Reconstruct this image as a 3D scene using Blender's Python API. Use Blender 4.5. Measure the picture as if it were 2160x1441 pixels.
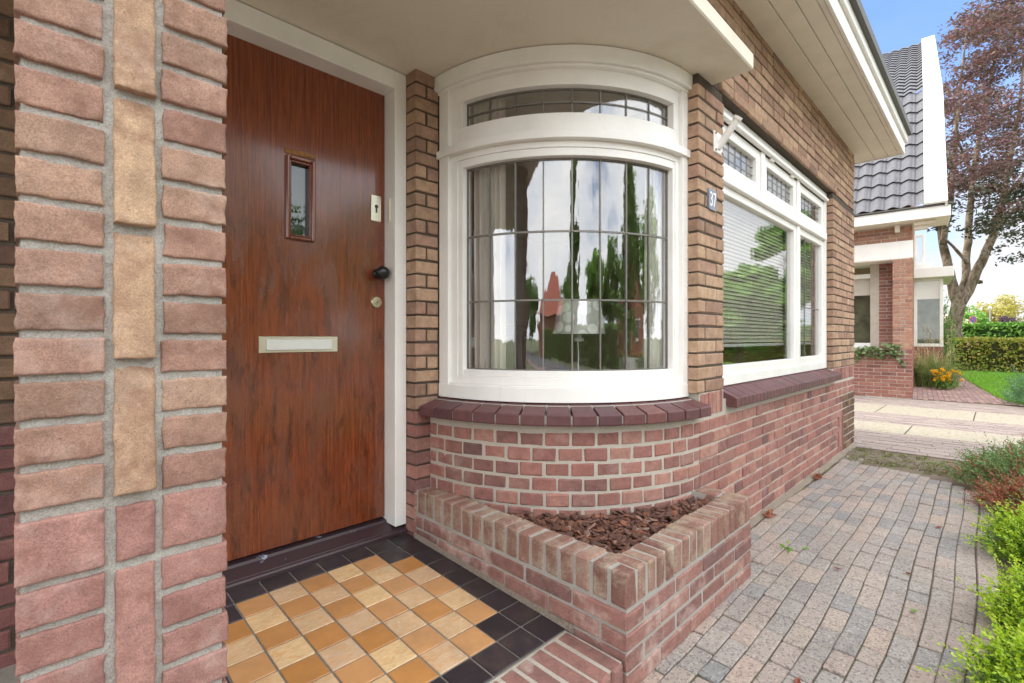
import bpy, math, random
import numpy as np
from mathutils import Vector, noise as mnoise

R = math.radians
rng = random.Random(7)
nrg = np.random.default_rng(11)
for o in list(bpy.data.objects): bpy.data.objects.remove(o)
SC = bpy.context.scene
COL = SC.collection

def S(r, g, b, a=1.0):
    f = lambda c: (c / 255 / 12.92) if c / 255 <= .04045 else ((c / 255 + .055) / 1.055) ** 2.4
    return (f(r), f(g), f(b), a)

# ------------------------------------------------------------------ camera
YAW = R(45.45)                      # facade direction (X) lies this far right of the view axis
CA, SA = math.cos(YAW), math.sin(YAW)
EYE = 1.045
cam = bpy.data.cameras.new('camera'); camo = bpy.data.objects.new('camera', cam); COL.objects.link(camo)
camo.location = (0, 0, EYE); camo.rotation_euler = (R(90), 0, YAW - R(90))
cam.sensor_width = 36; cam.lens = 36 * 1005 / 2160; cam.shift_y = -7 / 2160
cam.clip_start = .05; cam.clip_end = 2000
cam.dof.use_dof = True; cam.dof.focus_distance = 2.3; cam.dof.aperture_fstop = 13
SC.camera = camo
# ------------------------------------------------------------------ light
SUN_EL, SUN_AZ = R(50), R(108)      # azimuth measured from +X towards +Y: behind the house, so the porch side lies in open shade
w = bpy.data.worlds.new('World'); SC.world = w; w.use_nodes = True
nt = w.node_tree; N = nt.nodes; LK = nt.links; N.clear()
out = N.new('ShaderNodeOutputWorld'); bg = N.new('ShaderNodeBackground'); bg.inputs[1].default_value = .14
sky = N.new('ShaderNodeTexSky'); sky.sky_type = 'NISHITA'; sky.sun_disc = False
sky.sun_elevation = SUN_EL; sky.sun_rotation = R(90) - SUN_AZ; sky.air_density = 1.0; sky.dust_density = .6; sky.ozone_density = 2.0
tc = N.new('ShaderNodeTexCoord')
mp = N.new('ShaderNodeMapping'); mp.inputs['Scale'].default_value = (1, 1, 2.2); mp.inputs['Location'].default_value = (.35, 2.1, .4)
LK.new(tc.outputs['Generated'], mp.inputs[0])
nz = N.new('ShaderNodeTexNoise'); nz.inputs['Scale'].default_value = 2.3; nz.inputs['Detail'].default_value = 8; nz.inputs['Roughness'].default_value = .58
LK.new(mp.outputs[0], nz.inputs[0])
rp = N.new('ShaderNodeMapRange'); rp.inputs[1].default_value = .27; rp.inputs[2].default_value = .44; rp.interpolation_type = 'SMOOTHSTEP'
LK.new(nz.outputs[0], rp.inputs[0])
# a clear patch of blue over the far house (towards +X), cloud cover elsewhere
vd = N.new('ShaderNodeVectorMath'); vd.operation = 'DOT_PRODUCT'; vd.inputs[1].default_value = (.86, .09, .50)
LK.new(tc.outputs['Generated'], vd.inputs[0])
cl = N.new('ShaderNodeMapRange'); cl.inputs[1].default_value = .925; cl.inputs[2].default_value = .985; cl.inputs[3].default_value = 1; cl.inputs[4].default_value = .08
cl.interpolation_type = 'SMOOTHSTEP'
LK.new(vd.outputs['Value'], cl.inputs[0])
sx = N.new('ShaderNodeSeparateXYZ'); LK.new(tc.outputs['Generated'], sx.inputs[0])
hz = N.new('ShaderNodeMapRange'); hz.inputs[1].default_value = .02; hz.inputs[2].default_value = .42; hz.inputs[3].default_value = .85; hz.inputs[4].default_value = 0
LK.new(sx.outputs[2], hz.inputs[0])
mu = N.new('ShaderNodeMath'); mu.operation = 'MULTIPLY'; LK.new(rp.outputs[0], mu.inputs[0]); LK.new(cl.outputs[0], mu.inputs[1])
mxm = N.new('ShaderNodeMath'); mxm.operation = 'MAXIMUM'; LK.new(mu.outputs[0], mxm.inputs[0]); LK.new(hz.outputs[0], mxm.inputs[1])
cr = N.new('ShaderNodeValToRGB')
cr.color_ramp.elements[0].position = .38; cr.color_ramp.elements[0].color = (7.0, 7.4, 8.0, 1)
cr.color_ramp.elements[1].position = .7; cr.color_ramp.elements[1].color = (10, 9.9, 9.7, 1)
LK.new(nz.outputs[0], cr.inputs[0])
mx = N.new('ShaderNodeMix'); mx.data_type = 'RGBA'
sk2 = N.new('ShaderNodeVectorMath'); sk2.operation = 'MULTIPLY'; sk2.inputs[1].default_value = (.58, .70, .86); LK.new(sky.outputs[0], sk2.inputs[0])
LK.new(mxm.outputs[0], mx.inputs[0]); LK.new(sk2.outputs[0], mx.inputs[6]); LK.new(cr.outputs[0], mx.inputs[7])
vd2 = N.new('ShaderNodeVectorMath'); vd2.operation = 'DOT_PRODUCT'; vd2.inputs[1].default_value = (.98, .12, .16)
LK.new(tc.outputs['Generated'], vd2.inputs[0])
dm = N.new('ShaderNodeMapRange'); dm.inputs[1].default_value = .55; dm.inputs[2].default_value = .98; dm.inputs[3].default_value = 1; dm.inputs[4].default_value = .33   # thinner, dimmer cloud low over the neighbour
LK.new(vd2.outputs['Value'], dm.inputs[0])
sc_ = N.new('ShaderNodeVectorMath'); sc_.operation = 'SCALE'; LK.new(cr.outputs[0], sc_.inputs[0]); LK.new(dm.outputs[0], sc_.inputs['Scale']); LK.new(sc_.outputs[0], mx.inputs[7])
LK.new(mx.outputs[2], bg.inputs[0]); LK.new(bg.outputs[0], out.inputs[0])
sun = bpy.data.lights.new('sun', 'SUN'); sun.energy = 1.25; sun.angle = R(10); sun.color = (1, .95, .88)
suno = bpy.data.objects.new('sun', sun); COL.objects.link(suno)
d = Vector((math.cos(SUN_EL) * math.cos(SUN_AZ), math.cos(SUN_EL) * math.sin(SUN_AZ), math.sin(SUN_EL)))
suno.rotation_euler = d.to_track_quat('Z', 'Y').to_euler(); suno.location = d * 60
SC.view_settings.view_transform = 'Standard'; SC.view_settings.look = 'None'
SC.view_settings.exposure = 1.45; SC.view_settings.gamma = 1

# ------------------------------------------------------------------ helpers
def at(px, py, dist):
    """point seen at photo pixel (px, py), dist metres along the view axis"""
    l = (px - 1080) / 1005 * dist
    return Vector((CA * dist + SA * l, SA * dist - CA * l, EYE + (713.5 - py) / 1005 * dist))

def link(o, parent=None):
    COL.objects.link(o)
    if parent is not None: o.parent = parent
    return o
def tag(o, label=None, cat=None, group=None, kind=None):
    if label: o['label'] = label
    if cat: o['category'] = cat
    if group: o['group'] = group
    if kind: o['kind'] = kind
    return o
def empty(name, loc, label, cat, group=None, rz=0):
    o = bpy.data.objects.new(name, None); o.empty_display_size = .2; o.location = loc; o.rotation_euler = (0, 0, rz)
    link(o); return tag(o, label, cat, group)

class MB:
    def __init__(s): s.v = []; s.f = []; s.m = []
    def add(s, vs, fs, m=0):
        b = len(s.v); s.v += [tuple(v) for v in vs]
        s.f += [tuple(i + b for i in f) for f in fs]; s.m += [m] * len(fs)
    def box(s, x0, x1, y0, y1, z0, z1, m=0):
        s.add([(x0,y0,z0),(x1,y0,z0),(x1,y1,z0),(x0,y1,z0),(x0,y0,z1),(x1,y0,z1),(x1,y1,z1),(x0,y1,z1)],
              [(0,3,2,1),(4,5,6,7),(0,1,5,4),(1,2,6,5),(2,3,7,6),(3,0,4,7)], m)
    def bevbox(s, x0, x1, y0, y1, z0, z1, b, m=0, f=None):
        """box with chamfered edges; f maps each vertex"""
        vs = []; g = lambda p: p
        if f: g = f
        idx = {}
        for ax, X in enumerate(((x0,x1),)): pass
        P = []
        for i, x in enumerate((x0, x1)):
            for j, y in enumerate((y0, y1)):
                for k, z in enumerate((z0, z1)):
                    sx, sy, sz = (1 - 2*i), (1 - 2*j), (1 - 2*k)
                    idx[(i,j,k)] = len(P)
                    P += [(x, y+sy*b, z+sz*b), (x+sx*b, y, z+sz*b), (x+sx*b, y+sy*b, z)]
        F = []
        I = lambda i,j,k,a: idx[(i,j,k)] + a
        for i in (0,1):
            q = [I(i,0,0,0), I(i,1,0,0), I(i,1,1,0), I(i,0,1,0)]; F.append(q if i else q[::-1])
            q = [I(0,i,0,1), I(0,i,1,1), I(1,i,1,1), I(1,i,0,1)]; F.append(q if i else q[::-1])
            q = [I(0,0,i,2), I(1,0,i,2), I(1,1,i,2), I(0,1,i,2)]; F.append(q if i else q[::-1])
        for i in (0,1):
            for j in (0,1):
                q = [I(i,j,0,0), I(i,j,1,0), I(i,j,1,1), I(i,j,0,1)]; F.append(q if (i ^ j) else q[::-1])
                q = [I(i,0,j,0), I(i,0,j,2), I(i,1,j,2), I(i,1,j,0)]; F.append(q if (i ^ j) else q[::-1])
                q = [I(0,i,j,1), I(1,i,j,1), I(1,i,j,2), I(0,i,j,2)]; F.append(q if (i ^ j) else q[::-1])
        for i in (0,1):
            for j in (0,1):
                for k in (0,1):
                    t = [I(i,j,k,0), I(i,j,k,1), I(i,j,k,2)]; F.append(t if (i+j+k) % 2 == 1 else t[::-1])
        s.add([g(p) for p in P], F, m)
    def prism(s, poly, fn, a0, a1, m=0):
        """extrude 2-D poly; fn(p, a) -> 3-D"""
        n = len(poly)
        vs = [fn(p, a0) for p in poly] + [fn(p, a1) for p in poly]
        s.add(vs, [tuple(range(n))[::-1], tuple(range(n, 2*n))] + [(i, (i+1) % n, n+(i+1) % n, n+i) for i in range(n)], m)
    def arc(s, C, r0, r1, z0, z1, a0, a1, n=24, m=0):
        vs = []
        for i in range(n + 1):
            a = R(a0 + (a1 - a0) * i / n); c, q = math.cos(a), math.sin(a)
            for r, z in ((r0,z0),(r1,z0),(r1,z1),(r0,z1)): vs.append((C[0]+r*c, C[1]+r*q, z))
        fs = []
        for i in range(n):
            b = 4*i
            for k in range(4): fs.append((b+k, b+(k+1) % 4, b+4+(k+1) % 4, b+4+k))
        fs += [(3,2,1,0), (4*n, 4*n+1, 4*n+2, 4*n+3)]
        s.add(vs, fs, m)
    def tube(s, pts, rad, n=8, m=0, caps=True):
        pts = [Vector(p) for p in pts]; vs = []
        if not hasattr(rad, '__len__'): rad = [rad] * len(pts)
        up = Vector((.13, .27, .95))
        for i, p in enumerate(pts):
            t = (pts[min(i+1, len(pts)-1)] - pts[max(i-1, 0)]).normalized()
            a = t.cross(up)
            if a.length < .05: a = t.cross(Vector((1, 0, 0)))
            a.normalize(); b = t.cross(a)
            for k in range(n):
                th = 2*math.pi*k/n; vs.append(p + (a*math.cos(th) + b*math.sin(th)) * rad[i])
        fs = [(i*n+k, i*n+(k+1) % n, (i+1)*n+(k+1) % n, (i+1)*n+k) for i in range(len(pts)-1) for k in range(n)]
        if caps: fs += [tuple(range(n))[::-1], tuple(range((len(pts)-1)*n, len(pts)*n))]
        s.add(vs, fs, m)
    def lathe(s, prof, o, ax='Z', n=24, m=0):
        vs = []
        for r, h in prof:
            for k in range(n):
                th = 2*math.pi*k/n; c, q = r*math.cos(th), r*math.sin(th)
                vs.append((o[0]+c, o[1]+q, o[2]+h) if ax == 'Z' else (o[0]+c, o[1]-h, o[2]+q))
        L = len(prof)
        fs = [(i*n+k, i*n+(k+1) % n, (i+1)*n+(k+1) % n, (i+1)*n+k) for i in range(L-1) for k in range(n)]
        fs += [tuple(range(n))[::-1], tuple(range((L-1)*n, L*n))]
        s.add(vs, fs, m)
    def build(s, name, mats, parent=None, smooth=False, bevel=0, recalc=True):
        me = bpy.data.meshes.new(name); me.from_pydata(s.v, [], s.f)
        if not isinstance(mats, (list, tuple)): mats = [mats]
        for m in mats: me.materials.append(m)
        me.polygons.foreach_set('material_index', s.m)
        if recalc:
            import bmesh
            bm = bmesh.new(); bm.from_mesh(me); bmesh.ops.recalc_face_normals(bm, faces=bm.faces); bm.to_mesh(me); bm.free()
        if smooth: me.polygons.foreach_set('use_smooth', [True] * len(me.polygons))
        me.update()
        o = bpy.data.objects.new(name, me); link(o, parent)
        if bevel:
            b = o.modifiers.new('bevel', 'BEVEL'); b.width = bevel; b.segments = 2; b.limit_method = 'ANGLE'; b.angle_limit = R(40)
        return o

def np_quads(name, P, mats, midx=None, parent=None):
    """P: (N,4,3) array of loose quads"""
    n = len(P); me = bpy.data.meshes.new(name)
    me.vertices.add(4*n); me.vertices.foreach_set('co', P.reshape(-1).astype(np.float32))
    me.loops.add(4*n); me.loops.foreach_set('vertex_index', np.arange(4*n, dtype=np.int32))
    me.polygons.add(n); me.polygons.foreach_set('loop_start', np.arange(0, 4*n, 4, dtype=np.int32))
    if not isinstance(mats, (list, tuple)): mats = [mats]
    for m in mats: me.materials.append(m)
    if midx is not None: me.polygons.foreach_set('material_index', midx.astype(np.int32))
    me.update(calc_edges=True)
    return link(bpy.data.objects.new(name, me), parent)

def leaves(cent, L, W, updir=.0, rg=None, droop=None):
    """diamond leaves at cent (N,3)"""
    rg = rg or nrg; n = len(cent)
    t = rg.normal(size=(n, 3)); t[:, 2] *= .6
    if droop is not None: t += np.array(droop)
    t /= np.linalg.norm(t, axis=1)[:, None]
    u = rg.normal(size=(n, 3)); u[:, 2] += updir
    s_ = np.cross(t, u); s_ /= np.linalg.norm(s_, axis=1)[:, None]
    k = rg.uniform(.65, 1.25, size=(n, 1))
    return np.stack([cent - t*L/2*k, cent + s_*W/2*k, cent + t*L/2*k, cent - s_*W/2*k], axis=1)

def clump_pts(c, r, n, rg=None, shell=.55):
    rg = rg or nrg
    d_ = rg.normal(size=(n, 3)); d_ /= np.linalg.norm(d_, axis=1)[:, None]
    rad = rg.uniform(shell, 1.0, size=(n, 1)) ** .7
    return np.array(c) + d_ * rad * np.array(r)

# ------------------------------------------------------------------ materials
class G:
    def __init__(s, name):
        s.m = bpy.data.materials.new(name); s.m.use_nodes = True; s.t = s.m.node_tree; s.n = s.t.nodes
        s.b = s.n['Principled BSDF']; s.tc = s.n.new('ShaderNodeTexCoord'); s.o = s.n['Material Output']
    def l(s, a, b): s.t.links.new(a, b)
    def put(s, sock, v):
        if hasattr(v, 'links') or hasattr(v, 'is_linked'): s.l(v, sock)
        else: sock.default_value = v
    def noise(s, scale, detail=4, rough=.5, stretch=None, coord='Object', dist=0):
        x = s.n.new('ShaderNodeTexNoise'); x.inputs['Scale'].default_value = scale; x.inputs['Detail'].default_value = detail
        x.inputs['Roughness'].default_value = rough; x.inputs['Distortion'].default_value = dist
        v = s.tc.outputs[coord]
        if stretch:
            m = s.n.new('ShaderNodeMapping'); m.inputs['Scale'].default_value = stretch; s.l(v, m.inputs[0]); v = m.outputs[0]
        s.l(v, x.inputs['Vector']); return x.outputs[0]
    def voro(s, scale, feature='F1', out='Distance', stretch=None):
        x = s.n.new('ShaderNodeTexVoronoi'); x.inputs['Scale'].default_value = scale; x.feature = feature
        v = s.tc.outputs['Object']
        if stretch:
            m = s.n.new('ShaderNodeMapping'); m.inputs['Scale'].default_value = stretch; s.l(v, m.inputs[0]); v = m.outputs[0]
        s.l(v, x.inputs['Vector']); return x.outputs[out]
    def rand(s): return s.n.new('ShaderNodeNewGeometry').outputs['Random Per Island']
    def ramp(s, f, stops, const=False):
        x = s.n.new('ShaderNodeValToRGB'); e = x.color_ramp.elements
        if const: x.color_ramp.interpolation = 'CONSTANT'
        while len(e) < len(stops): e.new(.5)
        for q, (p, c) in zip(e, stops): q.position = p; q.color = c if len(c) == 4 else (*c, 1)
        s.l(f, x.inputs[0]); return x.outputs[0]
    def rng(s, f, a, b, c=0, d=1):
        x = s.n.new('ShaderNodeMapRange'); s.l(f, x.inputs[0])
        for i, v in enumerate((a, b, c, d)): x.inputs[i+1].default_value = v
        return x.outputs[0]
    def mix(s, f, a, b, mode='MIX'):
        x = s.n.new('ShaderNodeMix'); x.data_type = 'RGBA'; x.blend_type = mode
        s.put(x.inputs[0], f); s.put(x.inputs[6], a); s.put(x.inputs[7], b); return x.outputs[2]
    def math(s, op, a, b=0):
        x = s.n.new('ShaderNodeMath'); x.operation = op; s.put(x.inputs[0], a); s.put(x.inputs[1], b); return x.outputs[0]
    def val(s, f, lo=.8, hi=1.2, a=.3, b=.7):
        """grey multiplier colour from a factor"""
        return s.ramp(f, [(a, (lo, lo, lo)), (b, (hi, hi, hi))])
    def bump(s, h, strength=.3, dist=.01, prev=None):
        x = s.n.new('ShaderNodeBump'); x.inputs['Strength'].default_value = strength; x.inputs['Distance'].default_value = dist
        s.l(h, x.inputs['Height'])
        if prev is not None: s.l(prev, x.inputs['Normal'])
        return x.outputs[0]
    def fin(s, col=None, rough=.7, nrm=None, **kw):
        if col is not None: s.put(s.b.inputs['Base Color'], col)
        s.put(s.b.inputs['Roughness'], rough)
        if nrm is not None: s.l(nrm, s.b.inputs['Normal'])
        for k, v in kw.items(): s.put(s.b.inputs[k.replace('_', ' ')], v)
        return s.m

def brick_mat(name, stops, bloom=.25, bscale=1.0, blotch=None, sat=.86):
    g = G(name)
    ds = lambda q: tuple(sat*v + (1 - sat)*(.3*q[0] + .55*q[1] + .15*q[2]) for v in q[:3])
    c = g.ramp(g.rand(), [(p, ds(q)) for p, q in stops])
    c = g.mix(1.0, c, g.val(g.noise(26, 5, .6), .78, 1.2), 'MULTIPLY')
    c = g.mix(1.0, c, g.val(g.noise(420, 2, .6), .8, 1.22, .35, .65), 'MULTIPLY')
    bl = g.rng(g.noise(7, 6, .65), .54, .75, 0, bloom)
    c = g.mix(bl, c, S(214, 196, 184))
    if blotch: c = g.mix(g.rng(g.noise(17, 6, .7), .48, .66, 0, .75), c, blotch)
    pit = g.rng(g.noise(190, 4, .75), .6, .7, 0, .55)
    c = g.mix(pit, c, S(70, 48, 42))
    n1 = g.bump(g.noise(95, 5, .65), .55 * bscale, .006)
    n2 = g.bump(g.noise(600, 2, .6), .35, .0015, n1)
    return g.fin(c, .88, n2, Specular_IOR_Level=.25)
B_RED = brick_mat('red_brick', [(0, S(144,97,87)), (.22, S(168,115,101)), (.45, S(152,101,92)), (.62, S(130,90,84)), (.8, S(175,127,110)), (.92, S(160,104,92)), (1, S(112,84,80))])
B_TAN = brick_mat('tan_brick', [(0, S(166,130,100)), (.25, S(184,146,112)), (.5, S(170,130,104)), (.75, S(152,116,92)), (.9, S(194,158,120)), (1, S(138,104,84))], .15, sat=.8)
B_PINK = brick_mat('pillar_brick', [(0, S(158,121,103)), (.2, S(170,135,111)), (.4, S(148,109,94)), (.6, S(164,125,106)), (.8, S(142,110,93)), (1, S(174,140,115))], .4, .5, S(128,94,80), .86)
B_SOLD = brick_mat('soldier_brick', [(0, S(176,140,106)), (.5, S(184,150,114)), (1, S(168,132,102))], .25, .5, S(138,104,86), .82)
B_PRED = brick_mat('pillar_red_brick', [(0, S(156,109,99)), (.5, S(168,121,108)), (1, S(148,103,94))], .45, .5, S(132,92,82), .84)
B_DARK = brick_mat('dark_brick', [(0, S(96,72,56)), (.4, S(120,92,68)), (.7, S(98,70,62)), (1, S(136,106,78))], .08)
B_PLUM = brick_mat('plum_brick', [(0, S(110,66,64)), (.5, S(122,76,70)), (1, S(96,62,62))], .12)
B_PLANT = brick_mat('weathered_brick', [(0, S(138,96,87)), (.3, S(158,111,99)), (.6, S(142,101,92)), (.85, S(122,88,83)), (1, S(168,124,108))], .7)

def cap_mat():
    g = G('mossy_coping_brick')
    c = g.ramp(g.rand(), [(0, S(122,88,80)), (.35, S(146,110,98)), (.7, S(134,102,90)), (1, S(160,126,112))])
    c = g.mix(g.rng(g.noise(9, 6, .7), .46, .66, 0, .75), c, S(182,170,148))
    c = g.mix(g.rng(g.noise(14, 5, .7), .58, .7, 0, .5), c, S(112,108,62))
    c = g.mix(1, c, g.val(g.noise(160, 4, .7), .72, 1.22), 'MULTIPLY')
    return g.fin(c, .92, g.bump(g.noise(130, 5, .7), .6, .006), Specular_IOR_Level=.2)
B_CAP = cap_mat()
def mortar_mat(name, a, b):
    g = G(name)
    c = g.mix(g.noise(14, 5, .6), a, b)
    c = g.mix(1, c, g.val(g.noise(380, 3, .7), .7, 1.25), 'MULTIPLY')
    return g.fin(c, .95, g.bump(g.noise(300, 4, .7), .7, .004), Specular_IOR_Level=.2)
MO_LIGHT = mortar_mat('pale_mortar', S(186,182,174), S(158,153,145))
MO_GREY = mortar_mat('grey_mortar', S(204,196,184), S(174,165,152))
MO_DARK = mortar_mat('dark_mortar', S(100,90,80), S(78,68,60))

def paint_mat(name, col, rough=.35, wear=.03):
    g = G(name)
    c = g.mix(1, col, g.val(g.noise(5, 5, .6), .92, 1.03), 'MULTIPLY')
    c = g.mix(g.rng(g.noise(3, 8, .8, (3, 3, 1), dist=1), .56, .72, 0, .22), c, S(196,186,166))
    c = g.mix(g.rng(g.noise(38, 6, .7), .67, .74, 0, wear * 8), c, S(170,160,140))
    return g.fin(c, rough, g.bump(g.noise(60, 3, .5, (1, 1, .25)), .06, .003))
WHITE = paint_mat('white_paint', S(241,239,234))
CREAM = paint_mat('cream_paint', S(232,225,210), .4)
def render_mat():
    g = G('cream_render')
    c = g.mix(g.noise(3.2, 6, .65), S(230,223,208), S(218,209,192))
    c = g.mix(g.rng(g.noise(22, 6, .8), .64, .74, 0, .5), c, S(150,138,118))
    c = g.mix(g.rng(g.noise(2.2, 7, .75, dist=1.5), .52, .66, 0, .35), c, S(202,191,168))
    return g.fin(c, .85, g.bump(g.noise(70, 5, .7), .25, .004))
RENDER = render_mat()

def door_mat():
    g = G('varnished_mahogany')
    gr = g.noise(6, 9, .68, (30, 30, .6), dist=.5)
    c = g.ramp(gr, [(.25, S(72,32,17)), (.45, S(116,54,27)), (.6, S(144,72,37)), (.78, S(98,46,24))])
    fine = g.noise(30, 4, .6, (22, 22, .7))
    c = g.mix(1, c, g.val(fine, .7, 1.2), 'MULTIPLY')
    xyz = g.n.new('ShaderNodeSeparateXYZ'); g.l(g.tc.outputs['Object'], xyz.inputs[0])
    low = g.rng(xyz.outputs[2], 1.45, 1.75, 1, 0)
    worn = g.math('MULTIPLY', g.rng(g.noise(3.1, 6, .7, (4, 4, 1.1)), .42, .68, 0, .9), low)
    c = g.mix(worn, c, g.mix(g.noise(24, 6, .75, (9, 9, 1.0)), S(76,44,32), S(134,78,54)))
    stk = g.math('MULTIPLY', g.rng(g.noise(4, 9, .8, (7, 7, 1.4), dist=.4), .5, .68, 0, .9), low)
    c = g.mix(stk, c, S(40,22,16))
    ro = g.math('ADD', g.rng(worn, 0, 1, .12, .36), g.math('MULTIPLY', g.noise(9, 4, .6, (6, 6, 1)), .12))
    nb = g.bump(g.noise(40, 5, .6, (14, 14, .6)), .16, .0018)
    return g.fin(c, ro, nb, Coat_Weight=.5, Coat_Roughness=.1, Specular_IOR_Level=.5)
DOOR = door_mat()
def simple(name, col, rough=.5, metal=0, amp=.1, scale=40, bumpv=.05):
    g = G(name)
    c = g.mix(1, col, g.val(g.noise(scale, 4, .6), 1-amp, 1+amp), 'MULTIPLY')
    return g.fin(c, rough, g.bump(g.noise(scale*3, 3, .6), bumpv, .002), Metallic=metal)
STEEL = simple('brushed_nickel', S(222,216,200), .3, 1, .06, 20)
BRASS = simple('satin_lock_metal', S(196,186,160), .3, 1, .08, 30)
BLACK = simple('black_lacquer', S(26,25,25), .28, 0, .15)
LEADM = simple('lead_came', S(124,120,114), .45, .5, .15, 60)
IRON = simple('galvanised_steel', S(150,152,152), .45, .7)
ZINC = simple('dark_zinc', S(92,92,88), .5, .5)
DARKWOOD = simple('dark_wood', S(58,38,28), .45, 0, .25, 25)
def sill_paint():
    g = G('chipped_dark_paint')
    c = g.mix(g.rng(g.noise(9, 6, .75), .61, .63, 0, 1), S(62,46,50), S(150,154,172))
    c = g.mix(g.rng(g.noise(30, 6, .8, (.6, 5, 5)), .66, .7, 0, .5), c, S(150,140,132))
    return g.fin(c, .38, g.bump(g.noise(50, 4, .6), .15, .003))
SILLP = sill_paint()
def sillbrick():
    g = G('glazed_sill_brick')
    c = g.ramp(g.rand(), [(0, S(92,60,62)), (.4, S(104,68,68)), (.75, S(86,58,62)), (1, S(116,74,70))])
    c = g.mix(1, c, g.val(g.noise(30, 5, .6), .82, 1.18), 'MULTIPLY')
    c = g.mix(g.rng(g.noise(90, 5, .8), .68, .74, 0, .35), c, S(176,160,150))
    return g.fin(c, .5, g.bump(g.noise(150, 4, .6), .25, .003), Specular_IOR_Level=.4)
SILLB = sillbrick()
def glass_mat(name, ior=1.75, wavy=0.0, tint=(1, 1, 1, 1)):
    g = G(name); g.n.remove(g.b)
    fr = g.n.new('ShaderNodeFresnel'); geo = g.n.new('ShaderNodeNewGeometry')
    g.l(g.rng(geo.outputs['Backfacing'], 0, 1, ior, 1 / ior), fr.inputs[0])   # same reflectance from both faces of the sheet
    gl = g.n.new('ShaderNodeBsdfGlossy'); gl.inputs['Roughness'].default_value = .0
    tr = g.n.new('ShaderNodeBsdfTransparent'); tr.inputs[0].default_value = tint
    mxs = g.n.new('ShaderNodeMixShader')
    g.l(fr.outputs[0], mxs.inputs[0]); g.l(tr.outputs[0], mxs.inputs[1]); g.l(gl.outputs[0], mxs.inputs[2])
    if wavy:
        nb = g.bump(g.noise(5, 3, .55, (2.2, 2.2, .5)), wavy, .02)
        nb = g.bump(g.noise(22, 2, .5, (1, 1, .3)), wavy*.5, .004, nb)
        g.l(nb, gl.inputs['Normal'])
    g.l(mxs.outputs[0], g.o.inputs[0]); return g.m
GLASS = glass_mat('window_glass', 3.3, .02)
GLASSN = glass_mat('thin_window_glass', 1.55, .02)
GLASSW = glass_mat('old_wavy_glass', 2.3, .08)
def tile_mat(name, a, b, marble=0, rough=.28):
    g = G(name)
    c = g.ramp(g.rand(), [(0, a), (1, b)])
    if marble:
        c = g.mix(g.rng(g.noise(24, 7, .7, (1, 2.2, 1), dist=1.2), .45, .68, 0, .85), c, S(206,150,92))
        c = g.mix(g.rng(g.noise(60, 5, .7), .6, .7, 0, .5), c, S(236,220,190))
    c = g.mix(1, c, g.val(g.noise(16, 5, .6), .9, 1.08), 'MULTIPLY')
    c = g.mix(g.rng(g.noise(140, 5, .8), .69, .74, 0, .4), c, S(210,196,172))
    c = g.mix(g.rng(g.noise(6, 7, .75), .5, .72, 0, .3), c, S(120,100,80))
    return g.fin(c, g.rng(g.noise(9, 4), .3, .7, rough, rough+.15), g.bump(g.noise(18, 3), .08, .003))
T_BLK = tile_mat('black_floor_tile', S(46,40,44), S(54,47,52), 0, .3)
T_ORG = tile_mat('ochre_floor_tile', S(180,122,60), S(200,150,102), 0, .3)
T_CRM = tile_mat('marbled_cream_tile', S(204,174,142), S(226,194,144), 1, .32)
GROUT = mortar_mat('tile_grout', S(150,144,134), S(118,112,104))

def paver_mat():
    g = G('granite_paver')
    c = g.ramp(g.rand(), [(0, S(164,149,139)), (.2, S(156,150,144)), (.4, S(168,154,142)), (.58, S(142,139,136)), (.75, S(160,149,141)), (.88, S(172,153,140)), (1, S(136,134,133))])
    sp = g.voro(170, out='Color'); spg = g.n.new('ShaderNodeSeparateColor'); g.l(sp, spg.inputs[0])
    c = g.mix(g.rng(spg.outputs[0], .76, .82, 0, .55), c, S(92,90,92))
    c = g.mix(g.rng(spg.outputs[1], .9, .94, 0, .3), c, S(216,206,196))
    c = g.mix(1, c, g.val(g.noise(500, 2, .6), .82, 1.18), 'MULTIPLY')
    c = g.mix(1, c, g.val(g.noise(4, 6, .65), .86, 1.1), 'MULTIPLY')
    return g.fin(c, .85, g.bump(g.noise(330, 4, .7), .6, .004), Specular_IOR_Level=.3)
PAVER = paver_mat()
def drive_mat():
    g = G('pink_clinker_paver')
    c = g.ramp(g.rand(), [(0, S(148,134,126)), (.4, S(140,126,120)), (.7, S(152,138,130)), (1, S(130,117,112))])
    c = g.mix(1, c, g.val(g.noise(40, 4, .6), .85, 1.12), 'MULTIPLY')
    return g.fin(c, .9)
DRIVE = drive_mat()
def walk_mat():
    g = G('red_clinker_paver')
    c = g.ramp(g.rand(), [(0, S(168,136,128)), (.5, S(150,122,118)), (1, S(182,152,142))])
    return g.fin(c, .9)
WALK = walk_mat()
def pebble_mat():
    g = G('washed_pebble_concrete')
    v = g.voro(62, out='Color'); s_ = g.n.new('ShaderNodeSeparateColor'); g.l(v, s_.inputs[0])
    c = g.ramp(s_.outputs[0], [(0, S(164,157,142)), (.4, S(148,140,124)), (.7, S(160,153,138)), (.9, S(134,124,108)), (1, S(110,101,90))])
    dd = g.voro(62)
    c = g.mix(g.rng(dd, .45, .75, 0, .55), c, S(160,148,126))
    return g.fin(c, .8, g.bump(g.rng(dd, 0, .7, 1, 0), .6, .006))
PEBBLE = pebble_mat()
def soil_mat(name, a, b, moss=0):
    g = G(name)
    c = g.mix(g.noise(9, 7, .7), a, b)
    c = g.mix(1, c, g.val(g.noise(160, 4, .75), .6, 1.3), 'MULTIPLY')
    if moss: c = g.mix(g.rng(g.noise(4.5, 6, .7), .54, .64, 0, .8), c, S(122,130,60))
    return g.fin(c, .95, g.bump(g.noise(90, 6, .75), .9, .02))
SOIL = soil_mat('bare_soil', S(150,136,118), S(118,104,90), 1)
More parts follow.
